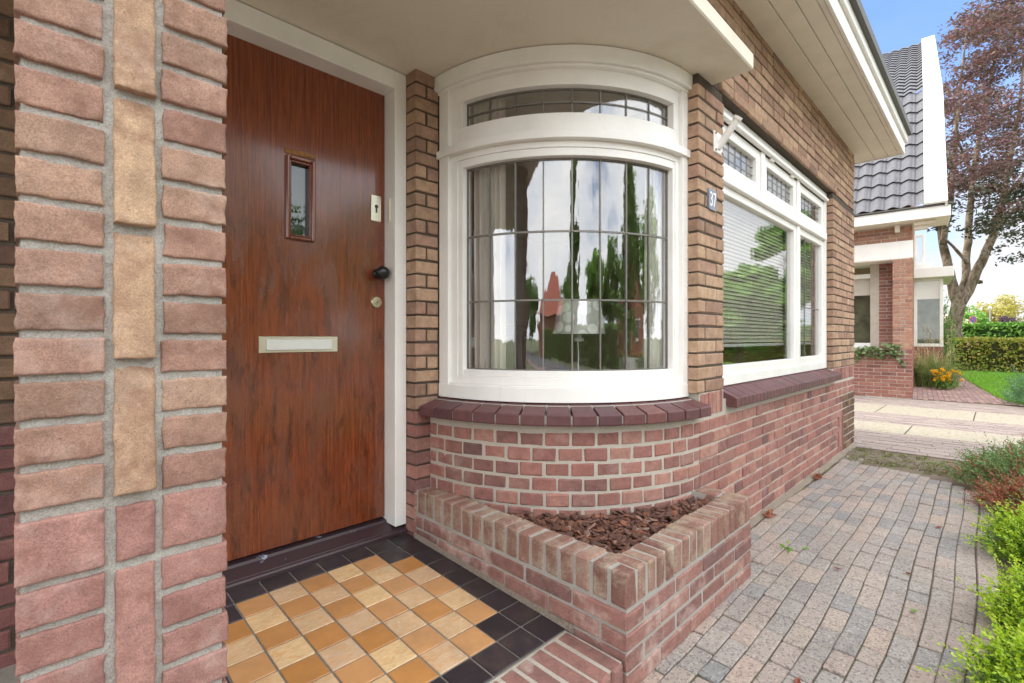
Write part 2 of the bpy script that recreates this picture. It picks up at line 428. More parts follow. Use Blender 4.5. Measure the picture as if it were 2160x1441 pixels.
SAND = soil_mat('joint_sand', S(128,112,92), S(86,74,62), 1)
FOOT = soil_mat('gritty_wall_foot', S(172,158,142), S(140,126,112))
BEDSOIL = soil_mat('bed_soil', S(84,62,50), S(56,42,34))
GRASSG = soil_mat('grass_ground', S(112,146,62), S(134,166,74))
MEADOW = soil_mat('rough_meadow', S(98,108,74), S(116,122,88))
ASPHALT = soil_mat('asphalt', S(120,116,120), S(104,100,104))
def leaf_mat(name, stops, trans=.35, rough=.55):
    g = G(name); c = g.ramp(g.rand(), stops); g.n.remove(g.b)
    d_ = g.n.new('ShaderNodeBsdfDiffuse'); t_ = g.n.new('ShaderNodeBsdfTranslucent'); gl = g.n.new('ShaderNodeBsdfGlossy')
    gl.inputs['Roughness'].default_value = rough; gl.inputs['Color'].default_value = (.6, .6, .6, 1)
    m1 = g.n.new('ShaderNodeMixShader'); m1.inputs[0].default_value = trans
    m2 = g.n.new('ShaderNodeMixShader'); m2.inputs[0].default_value = .06
    g.l(c, d_.inputs[0]); g.l(c, t_.inputs[0]); g.l(d_.outputs[0], m1.inputs[1]); g.l(t_.outputs[0], m1.inputs[2])
    g.l(m1.outputs[0], m2.inputs[1]); g.l(gl.outputs[0], m2.inputs[2]); g.l(m2.outputs[0], g.o.inputs[0]); return g.m
L_COPPER = leaf_mat('copper_leaf', [(0, S(108,76,74)), (.3, S(130,92,92)), (.5, S(110,82,82)), (.68, S(96,84,68)), (.82, S(78,80,56)), (1, S(152,112,110))])
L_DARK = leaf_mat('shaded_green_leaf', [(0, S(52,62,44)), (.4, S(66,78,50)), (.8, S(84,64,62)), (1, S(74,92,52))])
L_GREEN = leaf_mat('fresh_green_leaf', [(0, S(88,134,50)), (.5, S(124,172,70)), (1, S(162,204,96))])
L_MID = leaf_mat('mid_green_leaf', [(0, S(84,116,50)), (.5, S(112,150,68)), (1, S(146,176,86))], .5)
L_HEDGE = leaf_mat('hedge_leaf', [(0, S(124,146,46)), (.35, S(164,182,68)), (.65, S(200,200,88)), (.85, S(204,170,92)), (1, S(98,124,42))])
L_YELL = leaf_mat('autumn_yellow_leaf', [(0, S(150,150,60)), (.5, S(180,170,84)), (1, S(196,180,104))])
L_PURP = leaf_mat('purple_leaf', [(0, S(66,50,62)), (1, S(96,70,84))])
L_IVY = leaf_mat('ivy_leaf', [(0, S(74,96,52)), (.5, S(104,128,76)), (1, S(146,162,116))], .2)
N_TIP = leaf_mat('yew_new_growth', [(0, S(150,190,30)), (.5, S(182,212,44)), (1, S(206,222,74))], .4)
N_OLD = leaf_mat('yew_needle', [(0, S(66,104,26)), (.5, S(104,148,34)), (1, S(140,176,44))], .3)
N_JUN = leaf_mat('juniper_needle', [(0, S(84,112,58)), (.5, S(118,148,78)), (1, S(134,160,116))], .25)
N_BRN = leaf_mat('dead_brown_needle', [(0, S(150,92,66)), (.5, S(178,112,82)), (1, S(128,78,58))], .25)
N_PINE = leaf_mat('blue_pine_needle', [(0, S(70,112,80)), (.5, S(96,138,92)), (1, S(120,158,108))], .25)
G_BLADE = leaf_mat('lawn_blade', [(0, S(112,168,36)), (.5, S(134,190,52)), (1, S(158,206,70))], .4)
G_ORN = leaf_mat('ornamental_grass_blade', [(0, S(112,132,70)), (.5, S(146,162,96)), (1, S(182,184,124))], .35)
G_PLUME = leaf_mat('straw_plume', [(0, S(206,176,132)), (1, S(226,200,158))], .35)
F_YEL = leaf_mat('yellow_petal', [(0, S(240,176,10)), (1, S(250,204,30))], .35)
F_MAG = leaf_mat('magenta_petal', [(0, S(130,36,80)), (1, S(160,60,104))], .35)
def bark_mat():
    g = G('mottled_bark')
    c = g.ramp(g.noise(5, 7, .7, (1, 1, .5)), [(.3, S(70,60,42)), (.46, S(104,90,70)), (.58, S(152,138,122)), (.68, S(86,76,46))])
    return g.fin(c, .95, g.bump(g.noise(18, 6, .75, (1, 1, .5)), .8, .03))
BARK = bark_mat()
def chip_mat():
    g = G('bark_chip')
    c = g.ramp(g.rand(), [(0, S(72,48,40)), (.3, S(96,64,52)), (.55, S(116,78,62)), (.75, S(84,60,52)), (.9, S(140,88,62)), (1, S(134,116,108))])
    c = g.mix(1, c, g.val(g.noise(90, 5, .7, (1, 3, 1)), .7, 1.25), 'MULTIPLY')
    return g.fin(c, .75, g.bump(g.noise(120, 4, .7), .5, .003))
CHIP = chip_mat()
ROOFT = simple('grey_roof_tile', S(112,112,116), .65, 0, .22, 9, .2)
def redroof():
    g = G('orange_roof_tile'); c = g.mix(g.noise(2.5, 5), S(176,100,80), S(150,84,68)); return g.fin(c, .8)
REDROOF = redroof()
def sheer_mat():
    g = G('sheer_curtain'); g.n.remove(g.b)
    d_ = g.n.new('ShaderNodeBsdfDiffuse'); d_.inputs[0].default_value = S(244,240,230)
    t_ = g.n.new('ShaderNodeBsdfTranslucent'); t_.inputs[0].default_value = S(244,240,230)
    m1 = g.n.new('ShaderNodeMixShader'); m1.inputs[0].default_value = .4
    g.l(d_.outputs[0], m1.inputs[1]); g.l(t_.outputs[0], m1.inputs[2]); g.l(m1.outputs[0], g.o.inputs[0]); return g.m
SHEER = sheer_mat()
def shade_mat():
    g = G('patterned_lamp_shade')
    v = g.voro(13, 'F1', 'Distance', (1, 1, 1.2))
    f = g.rng(v, .42, .44, 0, 1)
    c = g.mix(f, S(236,238,232), S(196,194,190))
    return g.fin(c, .8)
SHADE = shade_mat()
PLASTER = simple('room_plaster', S(206,196,182), .9, 0, .08, 3)
FLOORW = simple('room_floor', S(140,112,88), .6, 0, .2, 5)
ENAMEL = simple('blue_enamel', S(120,123,134), .25, 0, .12, 30)
WENAMEL = simple('white_enamel', S(238,238,236), .25, 0, .03)
S_BLUE = simple('sign_blue', S(38,96,170), .4, 0, .05)
S_RED = simple('sign_red', S(206,52,60), .4, 0, .05)
CLEAR = glass_mat('clear_lamp_glass', 1.35, 0)
# ------------------------------------------------------------------ brickwork
FY = .97                                    # facade plane
BC = (2.19, 1.867)                          # centre of the round bay
CEIL = 2.283                                # canopy underside / window heads
SPLIT = .785                                # red brick below, tan brick above
flat = lambda u, z, q: (u, FY + q, z)
def polar(Rad):
    def f(u, z, q):
        a = R(180) + u / Rad
        return (BC[0] + (Rad - q) * math.cos(a), BC[1] + (Rad - q) * math.sin(a), z)
    return f

def brick(mb, mf, u0, u1, z0, z1, dep=.06, b=.004, m=0, jit=.0016, out=0.0):
    j = lambda k=1: rng.uniform(-jit, jit) * k
    o = out + rng.uniform(-.002, .003) - .0
    us = [u0 + j(), u0 + b, u1 - b, u1 + j()]; zs = [z0 + j(), z0 + b, z1 - b, z1 + j()]
    V = []
    for a in range(4):
        for c in range(4):
            e = (a in (0, 3)) + (c in (0, 3))
            q = -o + (0, b * .8, b * 1.7)[e] + j(.5)
            V.append(mf(us[a] + j(.5), zs[c] + j(.5), q))
    F = [(a*4+c, (a+1)*4+c, (a+1)*4+c+1, a*4+c+1) for a in range(3) for c in range(3)]
    ring = [(0,0),(1,0),(2,0),(3,0),(3,1),(3,2),(3,3),(2,3),(1,3),(0,3),(0,2),(0,1)]
    for a, c in ring: V.append(mf(us[a], zs[c], dep))
    k = len(ring)
    for i in range(k):
        i2 = (i+1) % k
        F.append((ring[i][0]*4+ring[i][1], 16+i, 16+i2, ring[i2][0]*4+ring[i2][1]))
    mb.add(V, F, m)

def courses(mb, mf, z0, z1, ch, spans, bond, jt=.010, dep=.06, b=.004, zmat=None, skip=None, jit=.0016):
    """spans(z)-> [(ua,ub)], bond(k, i) -> brick length i of course k"""
    k = 0; z = z0
    while z + ch * .7 < z1 + .001:
        zb = min(z + ch - jt, z1)
        for ua, ub in spans((z + zb) / 2):
            u = ua; i = 0
            while u < ub - .012:
                L = bond(k, i); e = u + L
                if ub - e < .035: e = ub + jt
                e2 = min(e - jt, ub)
                if not (skip and skip((u + e2) / 2, (z + zb) / 2)):
                    brick(mb, mf, u, e2, z, zb, dep, b, zmat((z + zb) / 2, u) if zmat else 0, jit)
                u = e; i += 1
        z += ch; k += 1

def soldiers(mb, mf, ua, ub, z0, z1, pitch, jt=.010, dep=.06, b=.004, m=0):
    n = max(1, round((ub - ua) / pitch)); p = (ub - ua) / n
    for i in range(n): brick(mb, mf, ua + i*p, ua + (i+1)*p - jt, z0, z1, dep, b, m)

# ------------------------------------------------------------------ our house
house = empty('brick_house', (1.2, 1.9, 0), 'brick house with round bay window, flat porch canopy and mahogany front door', 'house')
house.location = (0, 0, 0)
CH = .0632
WX0, WX1 = 2.466, 4.782                     # picture window opening
HX1 = 5.64                                  # far corner of the facade
# --- flat facade
mb = MB()
def bond_f(k, i):
    if i == 0: return (.107, .214, .16)[k % 3]
    return .214 if rng.random() < .72 else .107
def spans_low(z): return [(2.19, HX1)]
courses(mb, flat, .03, .672, CH, lambda z: [(2.19, 5.12)], bond_f, zmat=lambda z, u: 0)
courses(mb, flat, .03, .672, CH, lambda z: [(5.155, HX1)], bond_f, zmat=lambda z, u: 2 if z < .55 else 0)
for q in range(4): brick(mb, flat, 4.96 + q*.048, 5.0 + q*.048, .09, .36, .06, .004, 0, out=.004)
soldiers(mb, flat, 2.20, 2.466, .675, .782, .047, m=0)
soldiers(mb, flat, 4.80, HX1, .675, .782, .054, m=0)
def bond_p(k, i): return ((.084, .212), (.212, .084))[k % 2][min(i, 1)]
courses(mb, flat, SPLIT + .005, CEIL, CH, lambda z: [(2.17, 2.464)], bond_p, dep=.075, zmat=lambda z, u: 1)
courses(mb, flat, SPLIT + .005, CEIL, CH, lambda z: [(4.784, HX1)], lambda k, i: .107 if (i == 0 and k % 2) else (.214 if (k+i) % 3 else .107), dep=.075, zmat=lambda z, u: 1)
# lintel course slightly proud, then the upper wall
x = 2.42
while x < 4.84:
    L = rng.choice((.214, .214, .16)); brick(mb, flat, x, min(x + L - .009, 4.85), CEIL + .006, CEIL + .058, .09, .005, 1, out=.012); x += L
courses(mb, flat, CEIL + .006, CEIL + .06, CH, lambda z: [(4.86, HX1)], bond_f, zmat=lambda z, u: 1)
courses(mb, flat, CEIL + CH + .006, 2.84, CH, lambda z: [(-2, HX1)], lambda k, i: (.107 if k % 2 else .214) if i == 0 else (.214 if rng.random() < .8 else .107), zmat=lambda z, u: 1)
wall = mb.build('facade_wall', [B_RED, B_TAN, B_DARK], house)
mb = MB()
g_ = .005
mb.box(2.19, HX1, FY + g_, FY + .06, 0, .735, 0)
mb.box(2.19, 2.47, FY + g_, FY + .07, .735, SPLIT, 0)
mb.box(4.778, HX1, FY + g_, FY + .07, .735, SPLIT, 0)
mb.box(2.178, 2.458, FY + g_, FY + .07, SPLIT, CEIL, 1)
mb.box(4.79, HX1, FY + g_, FY + .07, SPLIT, CEIL, 1)
mb.box(-2, HX1, FY + g_, FY + .085, CEIL + .004, 2.9, 1)
mb.build('mortar', [MO_GREY, MO_DARK], wall)
# mortar haunch along the foot of the wall
mb = MB()
ft = lambda u: .022 + .010*mnoise.noise(Vector((u*9, 2, 1)))
for i in range(60):
    u = 2.24 + i * .0575
    mb.add([(u, FY - ft(u), -.004), (u + .0575, FY - ft(u + .0575), -.004), (u + .0575, FY + .005, ft(u + .0575)), (u, FY + .005, ft(u))], [(0, 1, 2, 3)])
mb.build('mortar_footing', FOOT, house)
# --- round bay wall
RW = .895
mb = MB(); pf = polar(RW); LEN = RW * math.pi / 2
hd = LEN / 13
def bond_b(k, i): return hd * (.5 if k % 2 else 1.0) if i == 0 else hd
courses(mb, pf, .03, .70, CH, lambda z: [(.004, LEN)], bond_b, jt=.012, b=.0045, jit=.0028)
bay = mb.build('bay_wall', B_RED, house)
mb = MB(); mb.arc(BC, RW - .08, RW - .004, 0, .715, 180, 270, 40)
mb.build('mortar', MO_GREY, bay)
# --- left pier between the door and the bay
mb = MB(); PX, PY = 1.219, 1.867
pfl = lambda u, z, q: (PX + u, PY + q, z)
courses(mb, pfl, .02, CEIL, CH, lambda z: [(0, .125 if z > .7 else .085)], lambda k, i: (.066 if k % 2 == 0 else .5) if i == 0 else .5, dep=.085, zmat=lambda z, u: 1 if z > SPLIT - .06 else 0)
pier = mb.build('porch_pier', [B_RED, B_TAN], house)
mb = MB(); mb.box(PX + .006, PX + .15, PY + .008, PY + .086, 0, CEIL)
mb.build('mortar', MO_DARK, pier)
# --- dark wall left of the door, behind the pillar
mb = MB(); lw = lambda u, z, q: (u, 1.93 + q, z)
courses(mb, lw, .05, CEIL, CH, lambda z: [(-1.5, .256)], bond_f, zmat=lambda z, u: 1 if z > SPLIT else 0)
lwall = mb.build('porch_side_wall', [B_PLUM, B_DARK], house)
mb = MB(); mb.box(-1.5, .25, 1.938, 2.0, 0, CEIL); mb.build('mortar', MO_DARK, lwall)
# --- foreground porch pillar, modelled brick by brick
PILY = .975
def fine_brick(mb, u0, u1, z0, z1, dep, m, tilt=0.0, nu=22, nz=14, r=.003, out=0):
    V = []; sd = rng.uniform(0, 50)
    ou = rng.uniform(-.002, .003) + out
    for a in range(nu + 1):
        for c in range(nz + 1):
            s_, t_ = a / nu, c / nz
            # crowd samples towards the arrises
            s2 = .5 - .5 * math.cos(math.pi * s_); t2 = .5 - .5 * math.cos(math.pi * t_)
            u = u0 + (u1 - u0) * s2; z = z0 + (z1 - z0) * t2
            e = min(u - u0, u1 - u, z - z0, z1 - z)
            q = 0.0
            if e < r: q = r - math.sqrt(max(r*r - (r - e)**2, 0))
            nv = mnoise.noise(Vector((u*38 + sd, z*38, sd))); n2 = mnoise.noise(Vector((u*130 + sd, z*130, sd)))
            q += nv * .0009 + n2 * .0006 - ou + tilt * (t2 - .5)
            q += max(0, mnoise.noise(Vector((u*55 + sd*2, z*55, sd*.7))) - .25) * .012 * max(0, 1 - e / .009)
            ed = max(0, 1 - e / .004)
            u += ed * mnoise.noise(Vector((sd, z*70, u*3))) * .0024; z += ed * mnoise.noise(Vector((u*60, sd, z*3))) * .0026
            V.append((u, PILY + q, z))
    n = nz + 1
    F = [(a*n+c, (a+1)*n+c, (a+1)*n+c+1, a*n+c+1) for a in range(nu) for c in range(nz)]
    ring = [(a, 0) for a in range(nu)] + [(nu, c) for c in range(nz)] + [(a, nz) for a in range(nu, 0, -1)] + [(0, c) for c in range(nz, 0, -1)]
    b0 = len(V)
    for a, c in ring: p = V[a*n+c]; V.append((p[0], PILY + dep, p[2]))
    k = len(ring)
    for i in range(k):
        i2 = (i+1) % k; F.append((ring[i][0]*n+ring[i][1], b0+i, b0+i2, ring[i2][0]*n+ring[i2][1]))
    mb.add(V, F, m)
mb = MB()
XL0, XL1, XS0, XS1, XR0, XR1 = -.029, .0685, .0795, .1325, .1425, .2365
zj = [1.4412 + .065 * k for k in range(-10, 0)] + [1.4412 + .0635 * k for k in range(0, 15)]
for a in range(len(zj) - 1):
    z0, z1 = zj[a] + .006, zj[a+1] - .006
    if z1 > CEIL: break
    if z0 < .78: continue
    fine_brick(mb, XL0 + rng.uniform(-.002, .002), XL1 + rng.uniform(-.003, .001), z0 + rng.uniform(-.001, .001), z1, .10, 0)
    fine_brick(mb, XR0 + rng.uniform(-.002, .002), XR1 + rng.uniform(-.002, .002), z0 - .004, z1 - .004, .10, 0)
for k in range(-3, 5):                        # soldier bricks, each leaning out at its foot
    z0 = 1.4412 + .2145 * k; z1 = min(z0 + .2145 - .012, CEIL)
    if z1 - z0 < .03: continue
    fine_brick(mb, XS0, XS1, z0, z1, .10, 1, tilt=.017, nu=10, nz=24, out=.002)
fine_brick(mb, XL0, XL1, .690, .779, .10, 2); fine_brick(mb, XS0 + .003, XS1, .690, .777, .10, 2, nu=8); fine_brick(mb, XR0, XR1, .692, .781, .10, 2)
z = .678
while z > .1:
    z0 = z - .0515
    fine_brick(mb, XL0 + rng.uniform(-.002, .002), XL1, z0, z, .10, 2); fine_brick(mb, XR0, XR1 + rng.uniform(-.002, .004), z0 - .002, z - .002, .10, 2)
    z -= .0635
for k in range(3):
    z1 = .676 - .2145 * k; fine_brick(mb, XS0 + .002, XS1, z1 - .2, z1, .10, 2, tilt=.012, nu=10, nz=24)
pil = mb.build('porch_pillar', [B_PINK, B_SOLD, B_PRED], house, smooth=True)
# bevelled mortar between, rough
V = []; nu_, nz_ = 60, 420
for a in range(nu_ + 1):
    for c in range(nz_ + 1):
        u = XL0 + .006 + (XR1 - XL0 - .012) * a / nu_; z = (CEIL + .002) * c / nz_
        q = .007 + mnoise.noise(Vector((u*60, z*60, 3))) * .002 + mnoise.noise(Vector((u*240, z*240, 9))) * .0009
        V.append((u, PILY + q, z))
n = nz_ + 1
F = [(a*n+c, (a+1)*n+c, (a+1)*n+c+1, a*n+c+1) for a in range(nu_) for c in range(nz_)]
mb = MB(); mb.add(V, F); mb.box(XL0 + .004, XR1 - .004, PILY + .016, PILY + .25, 0, CEIL + .001)
mb.build('mortar', MO_LIGHT, pil, recalc=False)
# --- sills of brick on edge
mb = MB()
n = 14; RS0, RS1 = .80, .957
for i in range(n):
    a0 = 180.6 + (269.6 - 180.6) * i / n; a1 = 180.6 + (269.6 - 180.6) * (i + 1) / n - .55
    vs = []
    for a in (a0, a1):
        c, s_ = math.cos(R(a)), math.sin(R(a))
        for r, zt, zb in ((RS0, .775, .69), (RS1 - .004, .7365, .69), (RS1, .731, .693)):
            vs.append((BC[0] + r*c, BC[1] + r*s_, zt + rng.uniform(-.0012, .0012))); vs.append((BC[0] + r*c, BC[1] + r*s_, zb))
    mb.add(vs, [(0,2,8,6), (2,4,10,8), (4,5,11,10), (5,3,9,11), (3,1,7,9), (0,1,3,2), (2,3,5,4), (6,8,9,7), (8,10,11,9), (0,6,7,1)])
sb = mb.build('bay_sill', SILLB, house, bevel=.0025)
mb = MB(); mb.arc(BC, RS0, .948, .696, .728, 180.8, 269.4, 48); mb.arc(BC, RS0, .87, .728, .76, 180.8, 269.4, 48); mb.build('mortar', MO_LIGHT, sb)
mb = MB(); x = 2.505
while x < 4.84:
    x1 = x + .0575; dz = rng.uniform(-.0012, .0012)
    prof = [(1.03, .79), (.924, .742), (.92, .737), (.92, .695), (.925, .692), (1.03, .70)]
    mb.prism(prof, lambda p, a: (a, p[0], p[1] + dz), x, x1 - .004); x = x1
ws = mb.build('window_sill', SILLB, house, bevel=.002)
mb = MB(); mb.prism([(1.03, .785), (.927, .738), (.927, .70), (1.03, .705)], lambda p, a: (a, p[0], p[1]), 2.508, x - .006); mb.build('mortar', MO_LIGHT, ws)
# --- canopy
mb = MB(); mb.bevbox(-1.8, 2.339, .784, 2.12, CEIL, CEIL + .075, .006)
mb.build('porch_canopy', RENDER, house)
# --- eaves
mb = MB(); EY = .617; EX = 5.93
b_ = [FY + .04, .845, .745, .665, EY + .018]
for i in range(4): mb.bevbox(-2, EX - .02, b_[i+1] + .0022, b_[i] - .0022, 2.83, 2.85, .003)
mb.bevbox(HX1 - .02, EX - .02, FY + .045, 9, 2.83, 2.85, .003)
mb.build('soffit_boards', CREAM, house)
mb = MB(); mb.bevbox(-2, EX, EY, EY + .018, 2.822, 2.93, .003); mb.bevbox(-2, EX + .012, EY - .02, EY + .018, 2.932, 3.03, .003)
mb.bevbox(EX - .018, EX, EY + .0185, 9, 2.822, 3.0, .003)
mb.build('fascia_board', WHITE, house)
mb = MB(); mb.prism([(EY - .05, 3.0), (EY - .055, 3.045), (EY - .045, 3.05), (EY - .04, 3.01), (EY + .05, 3.01), (EY + .05, 3.0)], lambda p, a: (a, p[0], p[1]), -2, EX + .03)
mb.prism([(EY - .0, 3.05), (EY + 5, 7.6), (EY + 5, 7.5), (EY - .0, 3.0 + .012)], lambda p, a: (a, p[0], p[1]), -2, EX + .02)
mb.build('roof_edge', ZINC, house)
mb = MB(); mb.box(HX1 - .1, HX1, FY + .09, 9, 0, 2.83); mb.box(-2, HX1, 8.9, 9, 0, 7); mb.box(-2.1, -2, 2, 9, 0, 7)
mb.build('side_wall', B_TAN, house)
# --- front door
DX0, DX1, DY, DZ0, DZ1 = .316, 1.159, 2.04, .2, 2.203
mb = MB()
wx0, wx1, wz0, wz1 = .722, .812, 1.468, 1.782   # opening of the little window
mb.box(DX0, wx0, DY, DY + .045, DZ0, DZ1); mb.box(wx1, DX1 - .002, DY, DY + .045, DZ0, DZ1)
mb.box(wx0, wx1, DY, DY + .045, DZ0, wz0); mb.box(wx0, wx1, DY, DY + .045, wz1, DZ1)
mb.v = [(x, y, z) for x, y, z in mb.v]
door = mb.build('front_door', DOOR, house)
import bmesh
bm = bmesh.new(); bm.from_mesh(door.data); bmesh.ops.remove_doubles(bm, verts=bm.verts, dist=1e-5); bm.to_mesh(door.data); bm.free()
mb = MB()
def ring(mb, x0, x1, z0, z1, wd, y0, y1, m=0, b=.003, hor=None):
    h = hor or wd
    mb.bevbox(x0, x0 + wd, y0, y1, z0, z1, b, m); mb.bevbox(x1 - wd, x1, y0, y1, z0, z1, b, m)
    mb.bevbox(x0 + wd, x1 - wd, y0 + .0005, y1, z0, z0 + h, b, m); mb.bevbox(x0 + wd, x1 - wd, y0 + .0005, y1, z1 - h, z1, b, m)
ring(mb, .706, .826, 1.452, 1.798, .0165, DY - .016, DY + .02, b=.005)
ring(mb, .7228, .8112, 1.4688, 1.7812, .007, DY - .004, DY + .044, b=.002)
mb.build('door_window_frame', DOOR, door)
mb = MB(); mb.bevbox(.703, .829, DY - .004, DY + .002, 1.804, 1.826, .0015); mb.build('weathered_scar', simple('bare_wood', S(150,104,60), .8, 0, .4, 60, .3), door)
mb = MB(); mb.box(.73, .804, DY + .022, DY + .026, 1.476, 1.774); mb.build('door_pane', glass_mat('wired_glass', 1.7, .05, S(196,206,206)), door)
mb = MB()
for i in range(1, 6): mb.box(.73 + i*.0124 - .0003, .73 + i*.0124 + .0003, DY + .027, DY + .0276, 1.476, 1.774)
for i in range(1, 24): mb.box(.73, .804, DY + .0277, DY + .0283, 1.476 + i*.0124 - .0003, 1.476 + i*.0124 + .0003)
mb.build('wire_mesh', IRON, door)
mb = MB(); mb.bevbox(.606, .926, DY - .004, DY + .001, .986, 1.053, .0015); mb.build('letter_slot', STEEL, door)
mb = MB(); mb.bevbox(.633, .9, DY - .010, DY - .0042, .998, 1.041, .002); mb.bevbox(.633, .9, DY - .016, DY - .0102, .996, 1.004, .002); mb.build('letter_flap', simple('polished_flap', S(226,226,222), .3, .35, .04), bpy.data.objects['letter_slot'])
mb = MB(); mb.bevbox(1.087, 1.137, DY - .006, DY + .001, 1.592, 1.714, .002); lp = mb.build('lock_plate', STEEL, door)
mb = MB(); mb.lathe([(.0085, -.001), (.0085, .0075), (.006, .0085)], (1.112, DY, 1.661), 'Y', 20); mb.box(1.1085, 1.1155, DY - .0075, DY - .001, 1.632, 1.658)
mb.build('keyhole', BLACK, lp)
mb = MB(); mb.lathe([(.024, -.001), (.024, .005), (.014, .010), (.012, .030), (.020, .038), (.029, .046), (.0315, .056), (.029, .066), (.020, .074), (.006, .077)], (1.118, DY, 1.347), 'Y', 28)
mb.build('door_knob', BLACK, door, smooth=True)
mb = MB(); mb.lathe([(.027, -.001), (.027, .008), (.024, .012), (.016, .0125), (.0155, .010), (.010, .010), (.010, .013), (.003, .0135)], (1.112, DY, 1.213), 'Y', 28); lc = mb.build('lock_cylinder', BRASS, door)
mb = MB(); mb.box(1.1108, 1.1132, DY - .0152, DY - .0132, 1.208, 1.219); mb.build('key_slot', BLACK, lc)
# --- door frame and threshold
mb = MB()
mb.bevbox(1.159, 1.2185, 1.945, 2.10, .172, CEIL - .003, .003); mb.bevbox(.257, .316, 1.945, 2.10, .172, CEIL - .003, .003)
mb.bevbox(.316, 1.159, 1.945, 2.10, 2.197, CEIL - .003, .003)
fr_ = mb.build('door_frame', WHITE, house)
mb = MB(); mb.bevbox(1.156, 1.1588, 1.985, 2.01, 1.59, 1.70, .0006); mb.build('strike_plate', STEEL, fr_)
mb = MB(); mb.prism([(1.938, .10), (1.938, .147), (1.944, .154), (1.952, .154), (1.956, .158), (2.022, .176), (2.026, .186), (2.10, .192), (2.10, .10)], lambda p, a: (a, p[0], p[1]), .257, 1.2185)
mb.build('threshold', SILLP, house, bevel=.0015)
# ------------------------------------------------------------------ bay window
mb = MB(); n = 48
G0, G1 = 189.9, 262.6
# stiles
def stile(a0, a1, r0, r1, z0, z1): mb.arc(BC, r0, r1, z0, z1, a0, a1, max(2, int((a1-a0)/1.6)))
ZB = .769
for a0, a1 in ((180.4, 184.9), (265.6, 269.8)): stile(a0, a1, .77, .845, ZB, CEIL - .06)
for a0, a1 in ((184.9, 187.8), (263.6, 265.6)): stile(a0, a1, .77, .826, ZB + .07, CEIL - .1)
# bottom rail, lip and sash
mb.arc(BC, .76, .8465, ZB, ZB + .062, 180.2, 270, n); mb.arc(BC, .76, .838, ZB + .0622, ZB + .07, 184.9, 265.6, n)
mb.arc(BC, .765, .8255, ZB + .0702, .875, 184.95, 265.55, n)
mb.arc(BC, .765, .8195, .8752, .902, G0 - .2, G1 + .1, n)
# lower sash stiles and top
stile(187.8, G0, .77, .8215, .8752, 1.865); stile(G1, 263.6, .77, .8215, .8752, 1.865)
mb.arc(BC, .77, .8217, 1.831, 1.8655, G0, G1, n)
# transom ledge
mb.arc(BC, .765, .8265, 1.8657, 1.894, 184.9, 265.6, n); mb.arc(BC, .765, .858, 1.8942, 1.929, 180.0, 270.4, n); mb.arc(BC, .765, .848, 1.9292, 1.937, 180.2, 270.2, n)
mb.arc(BC, .765, .825, 1.9372, 2.014, 184.9, 265.6, n)
# transom light
mb.arc(BC, .77, .8255, 2.134, 2.212, 184.9, 265.6, n)
stile(184.95, G0, .77, .8253, 2.0142, 2.1338); stile(G1, 265.55, .77, .8253, 2.0142, 2.1338)
# cornice board against the canopy
mb.arc(BC, .77, .866, 2.2122, CEIL - .003, 179.4, 270.6, n); mb.arc(BC, .77, .850, 2.2, 2.212, 180, 270.2, n)
bw = mb.build('bay_window', WHITE, house, bevel=.0022)
RG = .79
def pane(name, z0, z1, a0, a1, mat, par):
    m_ = MB(); m_.arc(BC, RG - .004, RG, z0, z1, a0, a1, 64); o = m_.build(name, mat, par, smooth=False); return o
# panes are smooth so that reflections curve with the bay
def smooth_arc_pane(name, z0, z1, a0, a1, par):
    V = []; F = []; nn = 96
    for s_, r in enumerate((RG, RG - .004)):
        for i in range(nn + 1):
            a = R(a0 + (a1 - a0) * i / nn)
            for z in (z0, z1): V.append((BC[0] + r*math.cos(a), BC[1] + r*math.sin(a), z))
    h = 2 * (nn + 1)
    for i in range(nn):
        F.append((2*i, 2*i+2, 2*i+3, 2*i+1)); F.append((h+2*i, h+2*i+1, h+2*i+3, h+2*i+2))
    m_ = MB(); m_.add(V, F); return m_.build(name, GLASSW, par, smooth=True, recalc=False)
smooth_arc_pane('main_pane', .895, 1.84, G0 - .4, G1 + .3, bw)
smooth_arc_pane('transom_pane', 2.0, 2.145, G0 - .4, G1 + .3, bw)
mb = MB(); da = (G1 - G0) / 8; hw = .0032 / RG * 180 / math.pi
for i in range(9):
    a = G0 + da * i; mb.arc(BC, RG - .009, RG + .004, .90, 1.833, a - hw, a + hw, 1)
    mb.arc(BC, RG - .009, RG + .0035, 2.013, 2.136, a - hw*.9, a + hw*.9, 1)
for z in (.903, 1.212, 1.512, 1.828): mb.arc(BC, RG - .008, RG + .0032, z - .004, z + .004, G0, G1, 40)
for z in (2.018, 2.074, 2.131): mb.arc(BC, RG - .008, RG + .0032, z - .0032, z + .0032, G0, G1, 40)
for i in range(1, 8):                          # solder joints
    a = R(G0 + da * i)
    for z in (1.212, 1.512, 2.074): mb.lathe([(.001, -.006), (.007, -.003), (.007, .003), (.001, .006)], (BC[0] + (RG+.002)*math.cos(a), BC[1] + (RG+.002)*math.sin(a), z), 'Z', 8)
mb.build('leaded_came', LEADM, bw)
mb = MB(); mb.add([(BC[0] + .77*math.cos(R(180 + 90*i/24)), BC[1] + .77*math.sin(R(180 + 90*i/24)), .87) for i in range(25)] + [(BC[0], BC[1], .87)], [tuple(range(26))])
mb.build('inner_sill_board', DARKWOOD, bw)
